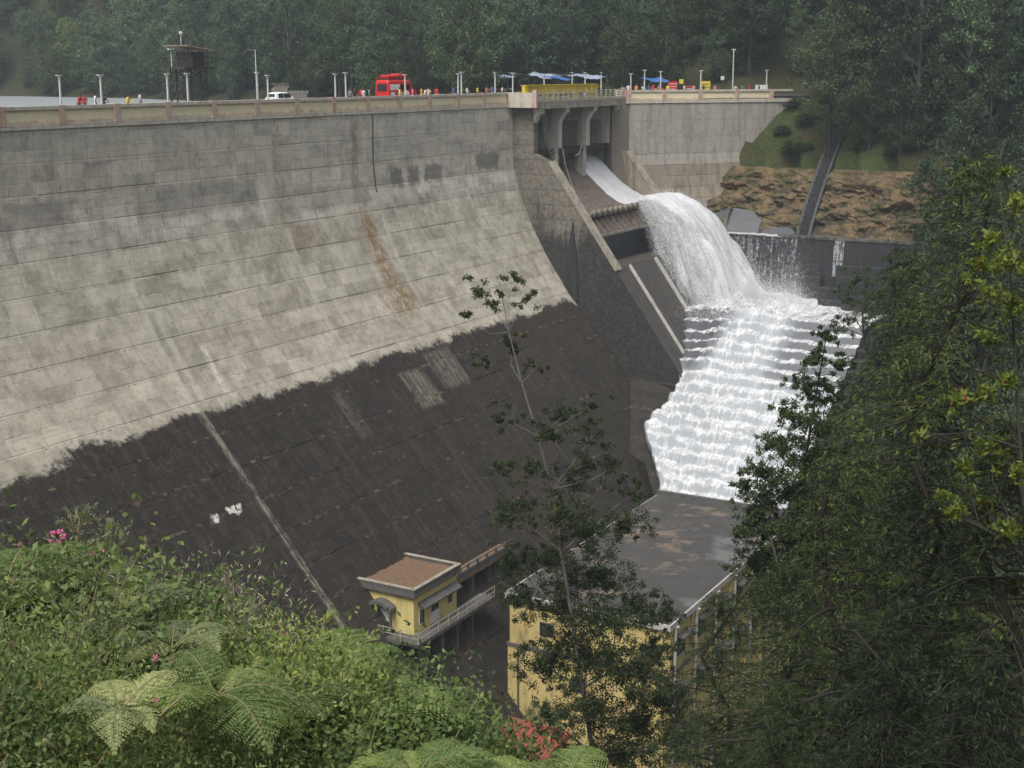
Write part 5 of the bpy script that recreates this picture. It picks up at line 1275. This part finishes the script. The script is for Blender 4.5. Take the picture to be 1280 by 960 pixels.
# right bank wood
def rb(x, y):
    s, t = to_st(x, y); return inview(x, y, 12) and ((s > 131 and road_d1(x, y) > 10 and not upstream(x, y)) or (t > 49 and s > 60 and s + (t - 49) > 75 and s < 125) or (t > 42 and s > 123))
for x, y in poisson(170, (30, 140), (110, 300), 5.4, rb): add_pt(x, y, int(g.choice([1, 4, 1, 3])), g.uniform(.75, 1.1))
for x, y in poisson(60, (40, 130), (120, 250), 3.0, lambda x, y: 122.5 < to_st(x, y)[0] < 131.5 and 35 < to_st(x, y)[1] < 82): add_pt(x, y, int(g.choice([1, 4])), g.uniform(.4, .75))
for x, y in poisson(45, (40, 130), (100, 250), 3.4, lambda x, y: 104 < to_st(x, y)[0] < 122 and 42.5 < to_st(x, y)[1] < 80): add_pt(x, y, int(g.choice([1, 4])), g.uniform(.4, .7))
for x, y in poisson(60, (30, 130), (130, 250), 4.4, lambda x, y: 130.5 < to_st(x, y)[0] < 150 and 27 < to_st(x, y)[1] < 80): add_pt(x, y, int(g.choice([1, 4, 0])), g.uniform(.6, .95))
for x, y in poisson(130, (25, 110), (150, 250), 2.0, lambda x, y: 123.5 < to_st(x, y)[0] < 133 and to_st(x, y)[1] > 22 and abs(to_st(x, y)[1] - 30.5) > 3 and g.uniform() < .25 + .02 * (to_st(x, y)[1] - 20)): pts.append((x, y, H1(x, y) - .5)); rots.append((0, 0, g.uniform(0, 6.28))); q_ = g.uniform(.16, .42); scs.append((q_, q_, q_ * .38)); idx.append(int(g.choice([4, 5, 1])))
scatter_stuff('hillside_wood', 'dense green wood covering the hills behind the dam', 'wood', protos, pts, rots, scs, idx)
print('wood trees', len(pts))

# --- individual trees at the wood edge
def tree_thing(name, label, loc, meshes, rz=0, sc=1, group=None, cat='tree'):
    r = thing(name, label, cat, loc, rz, group); r.scale = (sc,) * 3
    link('crown', meshes[0], r); link('trunk', meshes[1], r); return r
edge_kinds = []
for i, (h, r, lm, bm) in enumerate(((15, 4.8, 'l_far2', 'bark'), (19, 5.4, 'l_dark', 'bark_dark'), (18, 4.6, 'l_far', 'bark'))):
    V, F, mb = broad_tree(140 + i, h, r, 130, 60, .36, low=.2, crs=(.7, 1.4)); edge_kinds.append(as_tree_meshes(V, F, mb, M[lm], M[bm], 'edge'))
V, F, mb = broad_tree(150, 21, 7.5, 95, 60, .36, low=.42, crs=(.9, 1.7)); edge_kinds.append(as_tree_meshes(V, F, mb, M['l_dark'], M['bark_dark'], 'big'))
for u, Y, k, sc, nm, lab in ((440, 262, 3, 1.0, 'spreading_tree', 'tall dark tree with heavy forked limbs behind the red minibus'), (395, 270, 0, .62, 'round_tree', 'light green bushy tree left of the dark forked tree'),
                       (580, 255, 1, .95, 'broad_tree', 'dark green tree just left of the blue tarpaulins'), (655, 252, 0, .5, 'small_tree', 'small light green tree behind the tarpaulin at the bridge'),
                       (540, 258, 2, .9, 'broad_tree', 'mid green tree right of the red minibus'), (100, 385, 0, .55, 'shore_tree', 'small bright tree on the lake shore near the leftmost lamp'), (170, 382, 0, .8, 'shore_tree', 'pale round tree on the far shore left of the hoist tower'), (20, 384, 2, .95, 'shore_tree', 'leftmost shore tree above the lake'),
                       (310, 330, 2, .75, 'broad_tree', 'slim tree behind the cable pole'), (760, 250, 1, 1.05, 'broad_tree', 'dark tree behind the right end of the yellow girder'), (850, 243, 1, 1.1, 'broad_tree', 'dark tree behind the red boards'), (930, 240, 1, 1.1, 'broad_tree', 'dark tree behind the far wing wall near its end')):
    p = at_depth(u, 110, Y); tree_thing(nm, lab, (p.x, p.y, H1(p.x, p.y) - .3), edge_kinds[k], random.uniform(0, 6), sc, 'trees at the wood edge')
# large trees overhanging at the top right
for u, Y, sc, lab in ((1040, 205, 1.15, 'large dark tree above the grass bank, left of the overhanging group'), (1120, 190, 1.3, 'large dark tree overhanging the bank at top right'), (1215, 165, 1.3, 'greyish dark tree in the top right corner'), (1085, 212, 1.25, 'big dark tree behind the head of the stepped drain'), (1170, 208, 1.3, 'big dark tree high on the bank at top right'), (1262, 205, 1.3, 'big dark tree at the right edge above the bank')):
    p = at_depth(u, 110, Y); tree_thing('overhanging_tree', lab, (p.x, p.y, H1(p.x, p.y) - .5), edge_kinds[1], random.uniform(0, 6), sc, 'dark trees at top right')

# --- near trees
def pix_tree(name, label, Y, trunk, clusters, per, lsz, lm, bm, r0, seed, depth=2.6, dens=16, elong=.5, fade=1.0):
    g = np.random.default_rng(seed); base = at_depth(trunk[0][0], trunk[0][1], Y); bz = H1(base.x, base.y)
    root = Vector((base.x, base.y, min(bz, base.z - .5)))
    T = [Vector((0, 0, 0))] + [at_depth(u, v, Y + dy) - root for u, v, dy in [(a[0], a[1], a[2] if len(a) > 2 else 0) for a in trunk]]
    mb = MB(); n = len(T); mb.tube(T, [r0 * (1 - .85 * i / (n - 1)) for i in range(n)], 7)
    P = []; ctr = []
    for u, v, rp in clusters:
        rr = rp * Y / 1750; c = at_depth(u, v, Y + g.normal(0, 1) * depth * .5) - root
        ctr.append((c, rr))
        ns = max(4, int(dens * (rp / 40) ** 1.7 * float(np.interp(v, [560, 700, 800], [fade, 1, 1.25]))))
        for _ in range(ns):
            d = g.normal(size=3); d /= np.linalg.norm(d); q = np.array(c) + d * rr * g.uniform(.1, 1.3) * np.array([1, 1, .7])
            P.append((q, rr * g.uniform(.12, .3)))
    for c, rr in ctr:        # branch from trunk to cluster
        j = min(range(1, n - 1), key=lambda i: abs(T[i].z + .6 * rr + .8 - c.z)); b = T[j]
        m = b.lerp(c, .55) + Vector((g.normal(0, .15), g.normal(0, .15), g.normal(0, .2))); q = r0 * (1 - .85 * j / (n - 1)) * .5
        mb.tube([b, m, c], [q, q * .6, q * .2], 5, cap=False)
        for _ in range(5):
            e = c + Vector(tuple(g.normal(size=3))) * rr * .55; mb.tube([m.lerp(c, g.uniform(.2, 1)), e], [q * .28, q * .1], 4, cap=False)
    C = np.array([p[0] for p in P]); Rr = np.array([p[1] for p in P]); L_ = cluster_pts(C, Rr, per, g, .6); k = len(L_)
    V, F = leaf_quads(L_, g.uniform(.6, 1.35, k) * lsz, g.uniform(.7, 1.2, k) * lsz * elong, g, up=.3)
    r = thing(name, label, 'tree', root); link('crown', mesh_np(name + '_crown', V, F, [M[lm]]), r); mb.build('trunk', M[bm], r, smooth=True)
    return r
pix_tree('sparse_tree', 'thin sparse-leaved tree with a pale forked trunk in front of the powerhouse', 62,
    [(742, 945), (728, 860), (716, 780), (702, 690), (690, 612), (672, 545), (652, 478), (636, 415), (624, 352)],
    [(600, 362, 24), (640, 352, 20), (655, 372, 22), (584, 392, 14), (618, 378, 16), (640, 432, 26), (668, 462, 18), (610, 452, 18), (702, 520, 30), (742, 505, 22), (690, 545, 34), (740, 545, 30), (632, 520, 24), (655, 585, 30), (715, 590, 40), (765, 585, 26), (622, 585, 18), (700, 640, 36), (640, 640, 36), (790, 615, 26), (780, 655, 34), (735, 665, 42), (640, 700, 34), (690, 700, 40), (745, 720, 46), (700, 760, 48), (650, 750, 32), (765, 780, 44), (800, 760, 34), (730, 820, 54), (680, 830, 40), (790, 840, 44), (740, 890, 52), (800, 905, 46), (690, 900, 30), (820, 815, 30), (830, 870, 44), (850, 925, 48), (775, 945, 44), (720, 945, 30), (835, 770, 22)],
    48, .14, 'l_grev', 'bark_pale', .13, 201, dens=72, fade=.42)
pix_tree('slender_tree', 'slender feathery tree in front of the right side of the white cascade', 56,
    [(985, 760), (992, 680), (1002, 600), (1014, 530), (1024, 470), (1034, 415)],
    [(1034, 420, 16), (1018, 448, 20), (1048, 455, 18), (1006, 482, 24), (1040, 495, 30), (992, 520, 26), (1030, 535, 36), (970, 555, 28), (1012, 575, 40), (1050, 565, 30), (955, 590, 26), (990, 615, 42), (1030, 620, 40), (950, 625, 30), (930, 605, 16), (970, 660, 40), (1010, 670, 44), (935, 660, 26), (985, 710, 46), (945, 705, 34), (1030, 720, 44), (960, 750, 40)],
    48, .125, 'l_wil', 'bark_dark', .12, 203, dens=95)
pix_tree('brown_bush', 'brownish-green bushy tree at the right end of the dark weir wall', 112,
    [(1085, 450), (1080, 420), (1078, 390), (1078, 360)], [(1075, 350, 26), (1060, 375, 26), (1095, 370, 26), (1050, 400, 22), (1085, 405, 32), (1110, 400, 28), (1120, 360, 30), (1125, 420, 40), (1150, 390, 40)], 60, .2, 'l_grev', 'bark_dark', .2, 204, dens=30)

def conifer(seed, h, rb_, lm, nbr=150, lsz=.19, droop=.35):
    g = np.random.default_rng(seed); mb = MB()
    mb.tube([(g.normal(0, .05) * k, g.normal(0, .05) * k, -1 + (h + 1) * k / 8) for k in range(9)], [.03 + .016 * h * (1 - k / 8) for k in range(9)], 7)
    P = []; Dr = []; Sz = []
    for i in range(nbr):
        f = 1 - (i + .5) / nbr; f = f ** .85                    # 1 top .. 0 bottom
        z = h * (.04 + .95 * f); prof = (1 - f) ** .75 * rb_ * g.uniform(.42, 1.2) + .3; a = i * 2.399 + g.normal(0, .25)
        dr = Vector((math.cos(a), math.sin(a), 0)); L_ = prof; nn = max(4, int(L_ / .28)); pv = None; br = []
        for k in range(nn + 1):
            q = k / nn; p = dr * (L_ * q) + Vector((0, 0, z + L_ * (.28 * q - droop * q * q) + g.normal(0, .03))); br.append(p)
        mb.tube(br[:: max(1, nn // 4)] + [br[-1]], [max(.012, .018 * L_ * (1 - j / 6)) for j in range(len(br[:: max(1, nn // 4)]) + 1)], 4, cap=False)
        sd = Vector((-dr.y, dr.x, 0))
        for k in range(1, nn + 1):
            q = k / nn
            if q < .18 and L_ > 1: continue
            wd = min(.95, (.22 + .30 * (1.05 - q) * L_ * .5)) * g.uniform(.6, 1.2)
            for o in (-1, 1):
                td = (sd * (o * .85) + dr * .62 + Vector((0, 0, -.10 + g.normal(0, .16)))).normalized(); m = max(5, int(wd / .055))
                for e in range(m):
                    fe = (e + .6) / m; c = br[k] + td * (wd * fe) + Vector((0, 0, -.30 * wd * fe * fe + g.normal(0, .02)))
                    dd = td * .9 + sd * g.normal(0, .32) + dr * g.normal(.1, .25) + Vector((0, 0, -.12 - .35 * fe))
                    P.append(tuple(c)); Dr.append(tuple(dd)); Sz.append(g.uniform(.7, 1.3))
    P = np.array(P); Dr = np.array(Dr); Sz = np.array(Sz)
    V, F = leaf_quads(P, Sz * lsz, Sz * lsz * .15, g, Dr, up=1.4)
    # finer side needles
    V2, F2 = leaf_quads(P + g.normal(size=P.shape) * .035, Sz * lsz * .7, Sz * lsz * .13, g, Dr + g.normal(size=P.shape) * .35, up=1.0)
    V3, F3 = leaf_quads(P + g.normal(size=P.shape) * .04, Sz * lsz * .7, Sz * lsz * .13, g, Dr + g.normal(size=P.shape) * .45, up=1.0)
    V2 = np.concatenate([V2, V3]); F2 = np.concatenate([F2, F3 + len(F2) * 4])
    return mesh_np('conifer_crown', np.concatenate([V, V2]), np.concatenate([F, F2 + len(V)]), [M[lm]]), mb.mesh('conifer_trunk', M['bark_dark'], True)
cA = conifer(301, 24, 6.4, 'l_con', 250, .20); cB = conifer(302, 15, 4.4, 'l_con', 190, .17); cC = conifer(303, 15, 4.2, 'l_con2', 200, .17)
def put_con(kind, h0, u, v, Y, label, h, rz=0, wide=1.0):
    top = at_depth(u, v, Y); g0 = H1(top.x, top.y); sc = (h / h0)
    r = thing('conifer', label, 'tree', (top.x, top.y, top.z - h), rz, 'conifers on the near slope at right'); r.scale = (sc * wide, sc * wide, sc)
    link('crown', kind[0], r); link('trunk', kind[1], r)
put_con(cA, 24, 1222, 178, 40, 'tallest feathery conifer at the right, reaching above the weir', 29, 0, 1.0)
put_con(cA, 24, 1130, 300, 44, 'conifer left of the tallest one, before the weir end', 26, 2.1, .8)
put_con(cB, 15, 1062, 545, 30, 'bright green conifer in front of the slender tree', 15, .5, 1.0)
put_con(cC, 15, 1165, 560, 27, 'dark conifer between the bright one and the right edge', 15, 1.2, 1.0)
put_con(cC, 15, 1275, 520, 25, 'dark conifer at the right edge of the picture', 16, 3.0, 1.0)
put_con(cC, 15, 905, 735, 36, 'low dark conifer before the yellow powerhouse side', 14, 4.0, 1.0)
put_con(cC, 15, 990, 690, 33, 'dark conifer between the low one and the bright one', 14, 5.2, 1.0)
put_con(cC, 15, 1110, 770, 22, 'nearest dark conifer at the bottom right', 11, .9, 1.0)
put_con(cC, 15, 1235, 800, 20, 'dark conifer filling the bottom right corner', 11, 2.5, 1.0)
put_con(cC, 15, 985, 850, 26, 'small dark conifer at the bottom right of centre', 9, 2.9, 1.1)
pix_tree('bright_leaved_tree', 'twiggy tree with bright yellow-green and reddish leaves at the right edge', 24,
    [(1330, 980), (1300, 850), (1285, 700), (1275, 560), (1268, 430), (1262, 330), (1250, 240)],
    [(1240, 300, 16), (1262, 325, 22), (1222, 330, 12), (1275, 250, 18), (1252, 215, 10), (1270, 380, 22), (1235, 365, 14), (1212, 350, 10), (1240, 420, 14), (1190, 500, 12), (1225, 495, 16), (1260, 480, 14), (1240, 560, 18), (1205, 585, 14), (1270, 590, 20), (1230, 630, 22), (1195, 640, 14), (1265, 660, 22), (1220, 690, 14), (1180, 620, 10), (1265, 735, 18), (1150, 545, 8)],
    11, .14, 'l_bright', 'bark', .07, 207, depth=1.2, elong=.42, dens=60)

# ================================================================== FOREGROUND PLANTS
def on_bush(u, v, h=.9):
    d = ray(u, v)
    for k in range(140):
        Y = 4.4 + k * .06; q = Vector((0, 0, ZC)) + d * (Y / d.y)
        if q.z <= H1(q.x, q.y) + h: return Y
    return 10.6
def bush_mesh(seed, rad, h, nl, lsz, lm, elong=.55, stems=26):
    g = np.random.default_rng(seed); mb = MB(); P = []; Dr = []
    for i in range(stems):
        a = g.uniform(0, 6.28); r = rad * g.uniform(.25, 1) ** .6; top = Vector((math.cos(a) * r, math.sin(a) * r, h * (1 - .45 * (r / rad) ** 2) * g.uniform(.7, 1.1)))
        b = Vector((math.cos(a) * r * .25, math.sin(a) * r * .25, -.15)); m = b.lerp(top, .55) + Vector((g.normal(0, .05), g.normal(0, .05), .08))
        mb.tube([b, m, top], [.009, .007, .003], 4, cap=False)
        n = nl // stems
        f = g.uniform(.15, 1.02, n) ** .7
        for q in f:
            p = (b.lerp(m, q / .55) if q < .55 else m.lerp(top, (q - .55) / .45)); rr = .05 + .13 * (1 - abs(q - .6))
            P.append((p.x + g.normal(0, rr), p.y + g.normal(0, rr), p.z + g.normal(0, rr * .8)))
    P = np.array(P); n = len(P); Dr = g.normal(size=(n, 3)); Dr[:, :2] += P[:, :2] * .8; Dr[:, 2] -= .15
    V, F = leaf_quads(P, g.uniform(.6, 1.3, n) * lsz, g.uniform(.7, 1.2, n) * lsz * elong, g, Dr, up=1.0)
    return V, F, mb
ub = []
for i, (lm, r, h, nl, ls, el_) in enumerate((('l_under', .55, .95, 5200, .036, .5), ('l_under2', .6, 1.0, 4600, .044, .6), ('l_grey', .55, 1.05, 5600, .042, .2), ('l_under', .5, .85, 6500, .026, .42), ('l_light', .55, .9, 5200, .036, .24))):
    V, F, mb = bush_mesh(400 + i, r, h, nl, ls, M[lm], el_); ub.append(combine(V, F, mb, M[lm], M['stem'], 'undergrowth_plant'))
pts, rots, scs, idx = [], [], [], []
g = np.random.default_rng(9)
for x, y in poisson(900, (-6.5, 5.0), (4.4, 11.6), .25, lambda x, y: -y * .42 - .6 < x < y * .38 + .4):
    sc = g.uniform(.75, 1.25) * float(np.interp(x, [-4, -1, 0, 1, 3], [1.3, 1.07, .85, .6, .5])) * float(np.interp(y, [4.4, 6, 10, 13], [.7, .9, 1.05, .9]))
    pr = np.array([.26, .16, .10, .22, .26]) if x > -2.2 or y < 8 else np.array([.18, .12, .40, .14, .20]); pr = pr / pr.sum()
    w_ = np.array([vnoise(x * .9, y * .9, 700 + q) for q in range(5)]).ravel() ** 5 * pr + .01; w_ = w_ / w_.sum()
    sc *= .55 + .5 * float(vnoise(x * 1.3, y * 1.3, 720))
    pts.append((x, y, H1(x, y) - .02)); rots.append((g.normal(0, .2), g.normal(0, .2), g.uniform(0, 6.28))); scs.append((sc, sc, sc * g.uniform(.8, 1.25))); idx.append(int(g.choice(5, p=w_)))
scatter_stuff('undergrowth', 'tangled green undergrowth covering the near slope at lower left', 'undergrowth', ub, pts, rots, scs, idx)
# more brush lower down the slope, seen through gaps
pts, rots, scs, idx = [], [], [], []
for x, y in poisson(320, (-22, 26), (14, 48), 1.15, lambda x, y: abs(x) < y * .40 + 1):
    sc = g.uniform(1.3, 2.0); pts.append((x, y, H1(x, y) - .2)); rots.append((0, 0, g.uniform(0, 6.28))); scs.append((sc, sc, sc)); idx.append(int(g.choice([0, 1, 4])))
scatter_stuff('slope_brush', 'brush growing on the slope below the trees', 'brush', ub, pts, rots, scs, idx)

def frond(V, F, stemmb, g, base, dr, L_, lift, droop, pin=24, lw=.36):
    side = Vector((-dr.y, dr.x, 0)).normalized(); prev = None; pts_ = []
    for k in range(pin + 1):
        q = k / pin; pts_.append(base + dr * (L_ * (q - .12 * q * q)) + Vector((0, 0, L_ * (lift * q - droop * q ** 2.2))))
    stemmb.tube(pts_[::4] + [pts_[-1]], [.008 * (1 - .8 * i / (len(pts_[::4]))) + .001 for i in range(len(pts_[::4]) + 1)], 4, cap=False)
    P = []; D_ = []; S_ = []
    for k in range(3, pin + 1):
        q = k / pin; t = (pts_[k] - pts_[k - 1]).normalized(); ll = L_ * lw * math.sin(math.pi * min(1, (1.02 - q) * .62 + .0)) * (1 if q > .25 else q / .25 * .8 + .2)
        if ll < .02: ll = .02
        for sd in (-1, 1):
            d = (side * sd * .9 + t * .42 + Vector((0, 0, -.16 + g.normal(0, .05)))).normalized(); m = max(3, int(ll / .028))
            for j in range(m):
                f = (j + .5) / m; c = pts_[k] + d * (ll * f) + Vector((0, 0, -.12 * ll * f * f)); w = (.046 * (1 - .7 * f) + .010)
                for s2 in (-1, 1):
                    e = (t * s2 + d * .55).normalized(); P.append(tuple(c)); D_.append(tuple(e)); S_.append(w)
    P = np.array(P); D_ = np.array(D_); S_ = np.array(S_); n = len(P); nrm = side.cross(Vector(dr)).normalized()
    d = D_ / np.linalg.norm(D_, axis=1, keepdims=True); up_ = np.tile(np.array([0, 0, 1.]), (n, 1)) + g.normal(size=(n, 3)) * .25
    s = np.cross(d, up_); s /= np.linalg.norm(s, axis=1, keepdims=True); S_ = S_[:, None]
    vv = np.stack([P, P + d * S_ * .45 + s * S_ * .34, P + d * S_, P + d * S_ * .45 - s * S_ * .34], 1).reshape(-1, 3)
    b = sum(len(x) for x in V); V.append(vv); F.append(np.arange(4 * n).reshape(n, 4) + b)
def fern_kind(seed, nf, L_, lm, spread=None):
    g = np.random.default_rng(seed); kinds = []
    for i in range(nf):
        a = i * 6.283 / nf + g.normal(0, .25) if spread is None else spread + g.normal(0, .5); V, F = [], []; mb = MB()
        frond(V, F, mb, g, Vector((0, 0, 0)), Vector((math.cos(a), math.sin(a), 0)), L_ * g.uniform(.75, 1.15), g.uniform(.45, .85), g.uniform(.5, .9))
        kinds.append((mesh_np('frond', np.concatenate(V), np.concatenate(F), [M[lm]]), mb.mesh('stalk', M['stem'])))
    return kinds
fk = [fern_kind(501, 7, 1.0, 'l_fern'), fern_kind(502, 6, 1.15, 'l_fern'), fern_kind(503, 5, .9, 'l_fern_dry')]
def fern(u, v, Y, kind, label, sc=1.0, rz=0, dry=False):
    Y = on_bush(u, v, 1.1 if u < 320 else .98); p = at_depth(u, v, Y); r = thing('fern', label, 'fern', p, rz, 'ferns on the near slope'); sc *= .82; r.scale = (sc,) * 3
    for i, (a, b) in enumerate(fk[kind]):
        f = link('frond', a, r); link('stalk', b, f)
    # stem down to the soil
    gz = (H1(p.x, p.y) - p.z) / sc - .1; mb = MB(); mb.tube([(0, 0, 0), (.03, .02, gz * .5), (0, 0, gz)], [.014, .016, .02], 5); mb.build('stem', M['stem'], r)
fl = [(8, 730, 7.7, 0, 'big arching green fern at the left edge, highest on the slope', 1.0, .3), (60, 745, 9.0, 0, 'green fern beside the leftmost one', .7, 1.0), (455, 890, 9.2, 1, 'large fern with long drooping fronds below the small yellow house', 1.05, -.4), (440, 840, 10.5, 0, 'bright fern frond group just left of the small yellow house', .7, .4),
      (350, 875, 9.7, 0, 'pale fern in the middle of the undergrowth silhouette', .8, 1.8), (270, 870, 9.5, 1, 'fern left of the middle one, against the black wall', .75, 2.2), (590, 989, 9.2, 0, 'curled fern under the dark gap beside the powerhouse', .62, .2), (705, 989, 8.4, 1, 'light green fern in front of the red tin roof', .72, 1.1), (760, 1019, 7.9, 0, 'fern at the bottom edge right of the red tin roof', .6, .6), (880, 1039, 7.9, 1, 'fern with curled tips at the bottom edge before the dark conifers', .7, 2.6), (935, 1039, 7.7, 0, 'rightmost little fern at the bottom edge', .5, .9),
      (630, 1014, 7.4, 1, 'fern at the bottom centre', .7, 2.0), (215, 810, 9.0, 2, 'greyish dry fern on the slope', .8, .5), (140, 775, 8.4, 2, 'dry grey-green fern near the left ferns', .9, 1.6), (150, 890, 6.4, 2, 'dry fern deep in the undergrowth at left', .6, 2.0), (520, 970, 7.7, 0, 'green fern left of the curled one', .6, 2.9)]
for a in fl: fern(*a)
# feathery upright sprays (silhouettes at the left)
def plume(u0, v0, u1, v1, Y, label, lm):
    g = np.random.default_rng(int(u1)); Y = on_bush(u0, v0, .5); a = at_depth(u0, v0, Y); b = at_depth(u1, v1, Y + .3); r = thing('feathery_shrub', label, 'shrub', (a.x, a.y, H1(a.x, a.y)), 0, 'feathery shrubs at lower left')
    o = Vector((a.x, a.y, H1(a.x, a.y))); mb = MB(); P = []; Dr = []
    st = Vector((0, 0, 0)); main = [st, a - o, (a - o).lerp(b - o, .5) + Vector((.02, 0, .03)), b - o]; mb.tube(main, [.012, .01, .007, .003], 5)
    for k in range(34):
        f = g.uniform(0, 1); p = (a - o).lerp(b - o, f); L_ = .34 * (1 - .7 * f); an = g.uniform(0, 6.28); d = Vector((math.cos(an), math.sin(an), .45)); e = p + d * L_; mb.tube([p, e], [.004, .0015], 3, cap=False)
        for j in range(22):
            q = p.lerp(e, g.uniform(.1, 1)); P.append((q.x + g.normal(0, .012), q.y + g.normal(0, .012), q.z + g.normal(0, .012))); Dr.append((d.x, d.y, d.z))
    P = np.array(P); Dr = np.array(Dr) + g.normal(size=P.shape) * .5; n = len(P)
    V, F = leaf_quads(P, g.uniform(.03, .06, n), g.uniform(.008, .016, n), g, Dr); link('foliage', mesh_np('foliage', V, F, [M[lm]]), r); mb.build('stem', M['stem'], r)
plume(85, 740, 100, 640, 7, 'feathery grey-green spray, leftmost against the black wall', 'l_grey'); plume(125, 760, 148, 650, 7.2, 'tall feathery grey-green spray, tallest against the black wall', 'l_grey'); plume(150, 780, 190, 725, 7.2, 'leaning grey-green spray right of the tallest one', 'l_grey'); plume(110, 770, 118, 690, 6.8, 'short grey-green spray between the two taller ones', 'l_grey'); plume(345, 860, 352, 770, 7.6, 'single leafy shoot in the middle of the slope silhouette', 'l_under'); plume(400, 860, 405, 775, 7.8, 'leafy shoot left of the small yellow house', 'l_under')
# pink flowers
fi = 0
for u, v, Y, n, lab in ((108, 700, 6.6, 3, 'pink flower sprig near the feathery sprays'), (168, 765, 6.4, 3, 'pink flower sprig above the slope centre-left'), (208, 832, 6.0, 4, 'pair of pink blooms in the middle of the undergrowth'), (290, 838, 6.3, 3, 'pink blooms right of the middle pair'), (180, 872, 5.6, 2, 'low pink bloom deep in the undergrowth'), (352, 785, 7.2, 3, 'pink sprig on the silhouette left of the yellow house'), (68, 672, 7.0, 3, 'pale pink sprig by the left ferns'), (382, 833, 6.6, 2, 'small pink bloom under the large fern'), (70, 670, 6.2, 2, 'faint pink bloom at the far left'), (20, 692, 5.8, 3, 'orange-pink blooms at the left edge')):
    Y = on_bush(u, v, 1.02); p = at_depth(u, v, Y); r = thing('flower_sprig', lab, 'flower', (p.x, p.y, H1(p.x, p.y)), 0, 'pink flowers in the undergrowth'); g = np.random.default_rng(600 + fi); fi += 1
    hz = p.z - H1(p.x, p.y)
    for k in range(n):
        c = Vector((g.normal(0, .06), g.normal(0, .06), hz + g.normal(0, .05))); mb = MB(); mb.tube([(0, 0, 0), c], [.006, .003], 4); st = mb.build('stem', M['stem'], r)
        mb = MB()
        for j in range(9):
            a = g.normal(size=3); a /= np.linalg.norm(a); q = c + Vector(tuple(a)) * .018; mb.ball(q, (.011, .011, .009), 0, 5, 4)
        mb.build('bloom', M['pink'], st)
# dry sticks and fallen leaves near the camera
for (u0, v0, u1, v1, Y, lab) in ((180, 918, 232, 868, 4.6, 'pale dry stick standing in the undergrowth'), (135, 905, 195, 908, 4.5, 'fallen pale branch lying in the undergrowth'), (55, 925, 82, 955, 4.2, 'reddish broken stem at the bottom left')):
    Y = on_bush(u0, v0, .9); a = at_depth(u0, v0, Y); b = at_depth(u1, v1, Y + .15); mb = MB(); mb.tube([a, a.lerp(b, .5) + Vector((0, 0, .02)), b], [.010, .009, .005], 6); tag(mb.build('stick', M['stem'], smooth=True), lab, 'stick')

# ================================================================== HAZE
hz = MB().box(-800, 800, -80, 1200, -75, 220)
k = NT('haze_air'); k.n.remove(k.p); pv = k.n.new('ShaderNodeVolumePrincipled'); pv.inputs['Color'].default_value = (.78, .90, 1.0, 1); pv.inputs['Density'].default_value = .00040; pv.inputs['Anisotropy'].default_value = .2
k.l.new(pv.outputs[0], k.out.inputs['Volume'])
hzo = hz.build('haze', k.m); tag(hzo, kind='stuff')
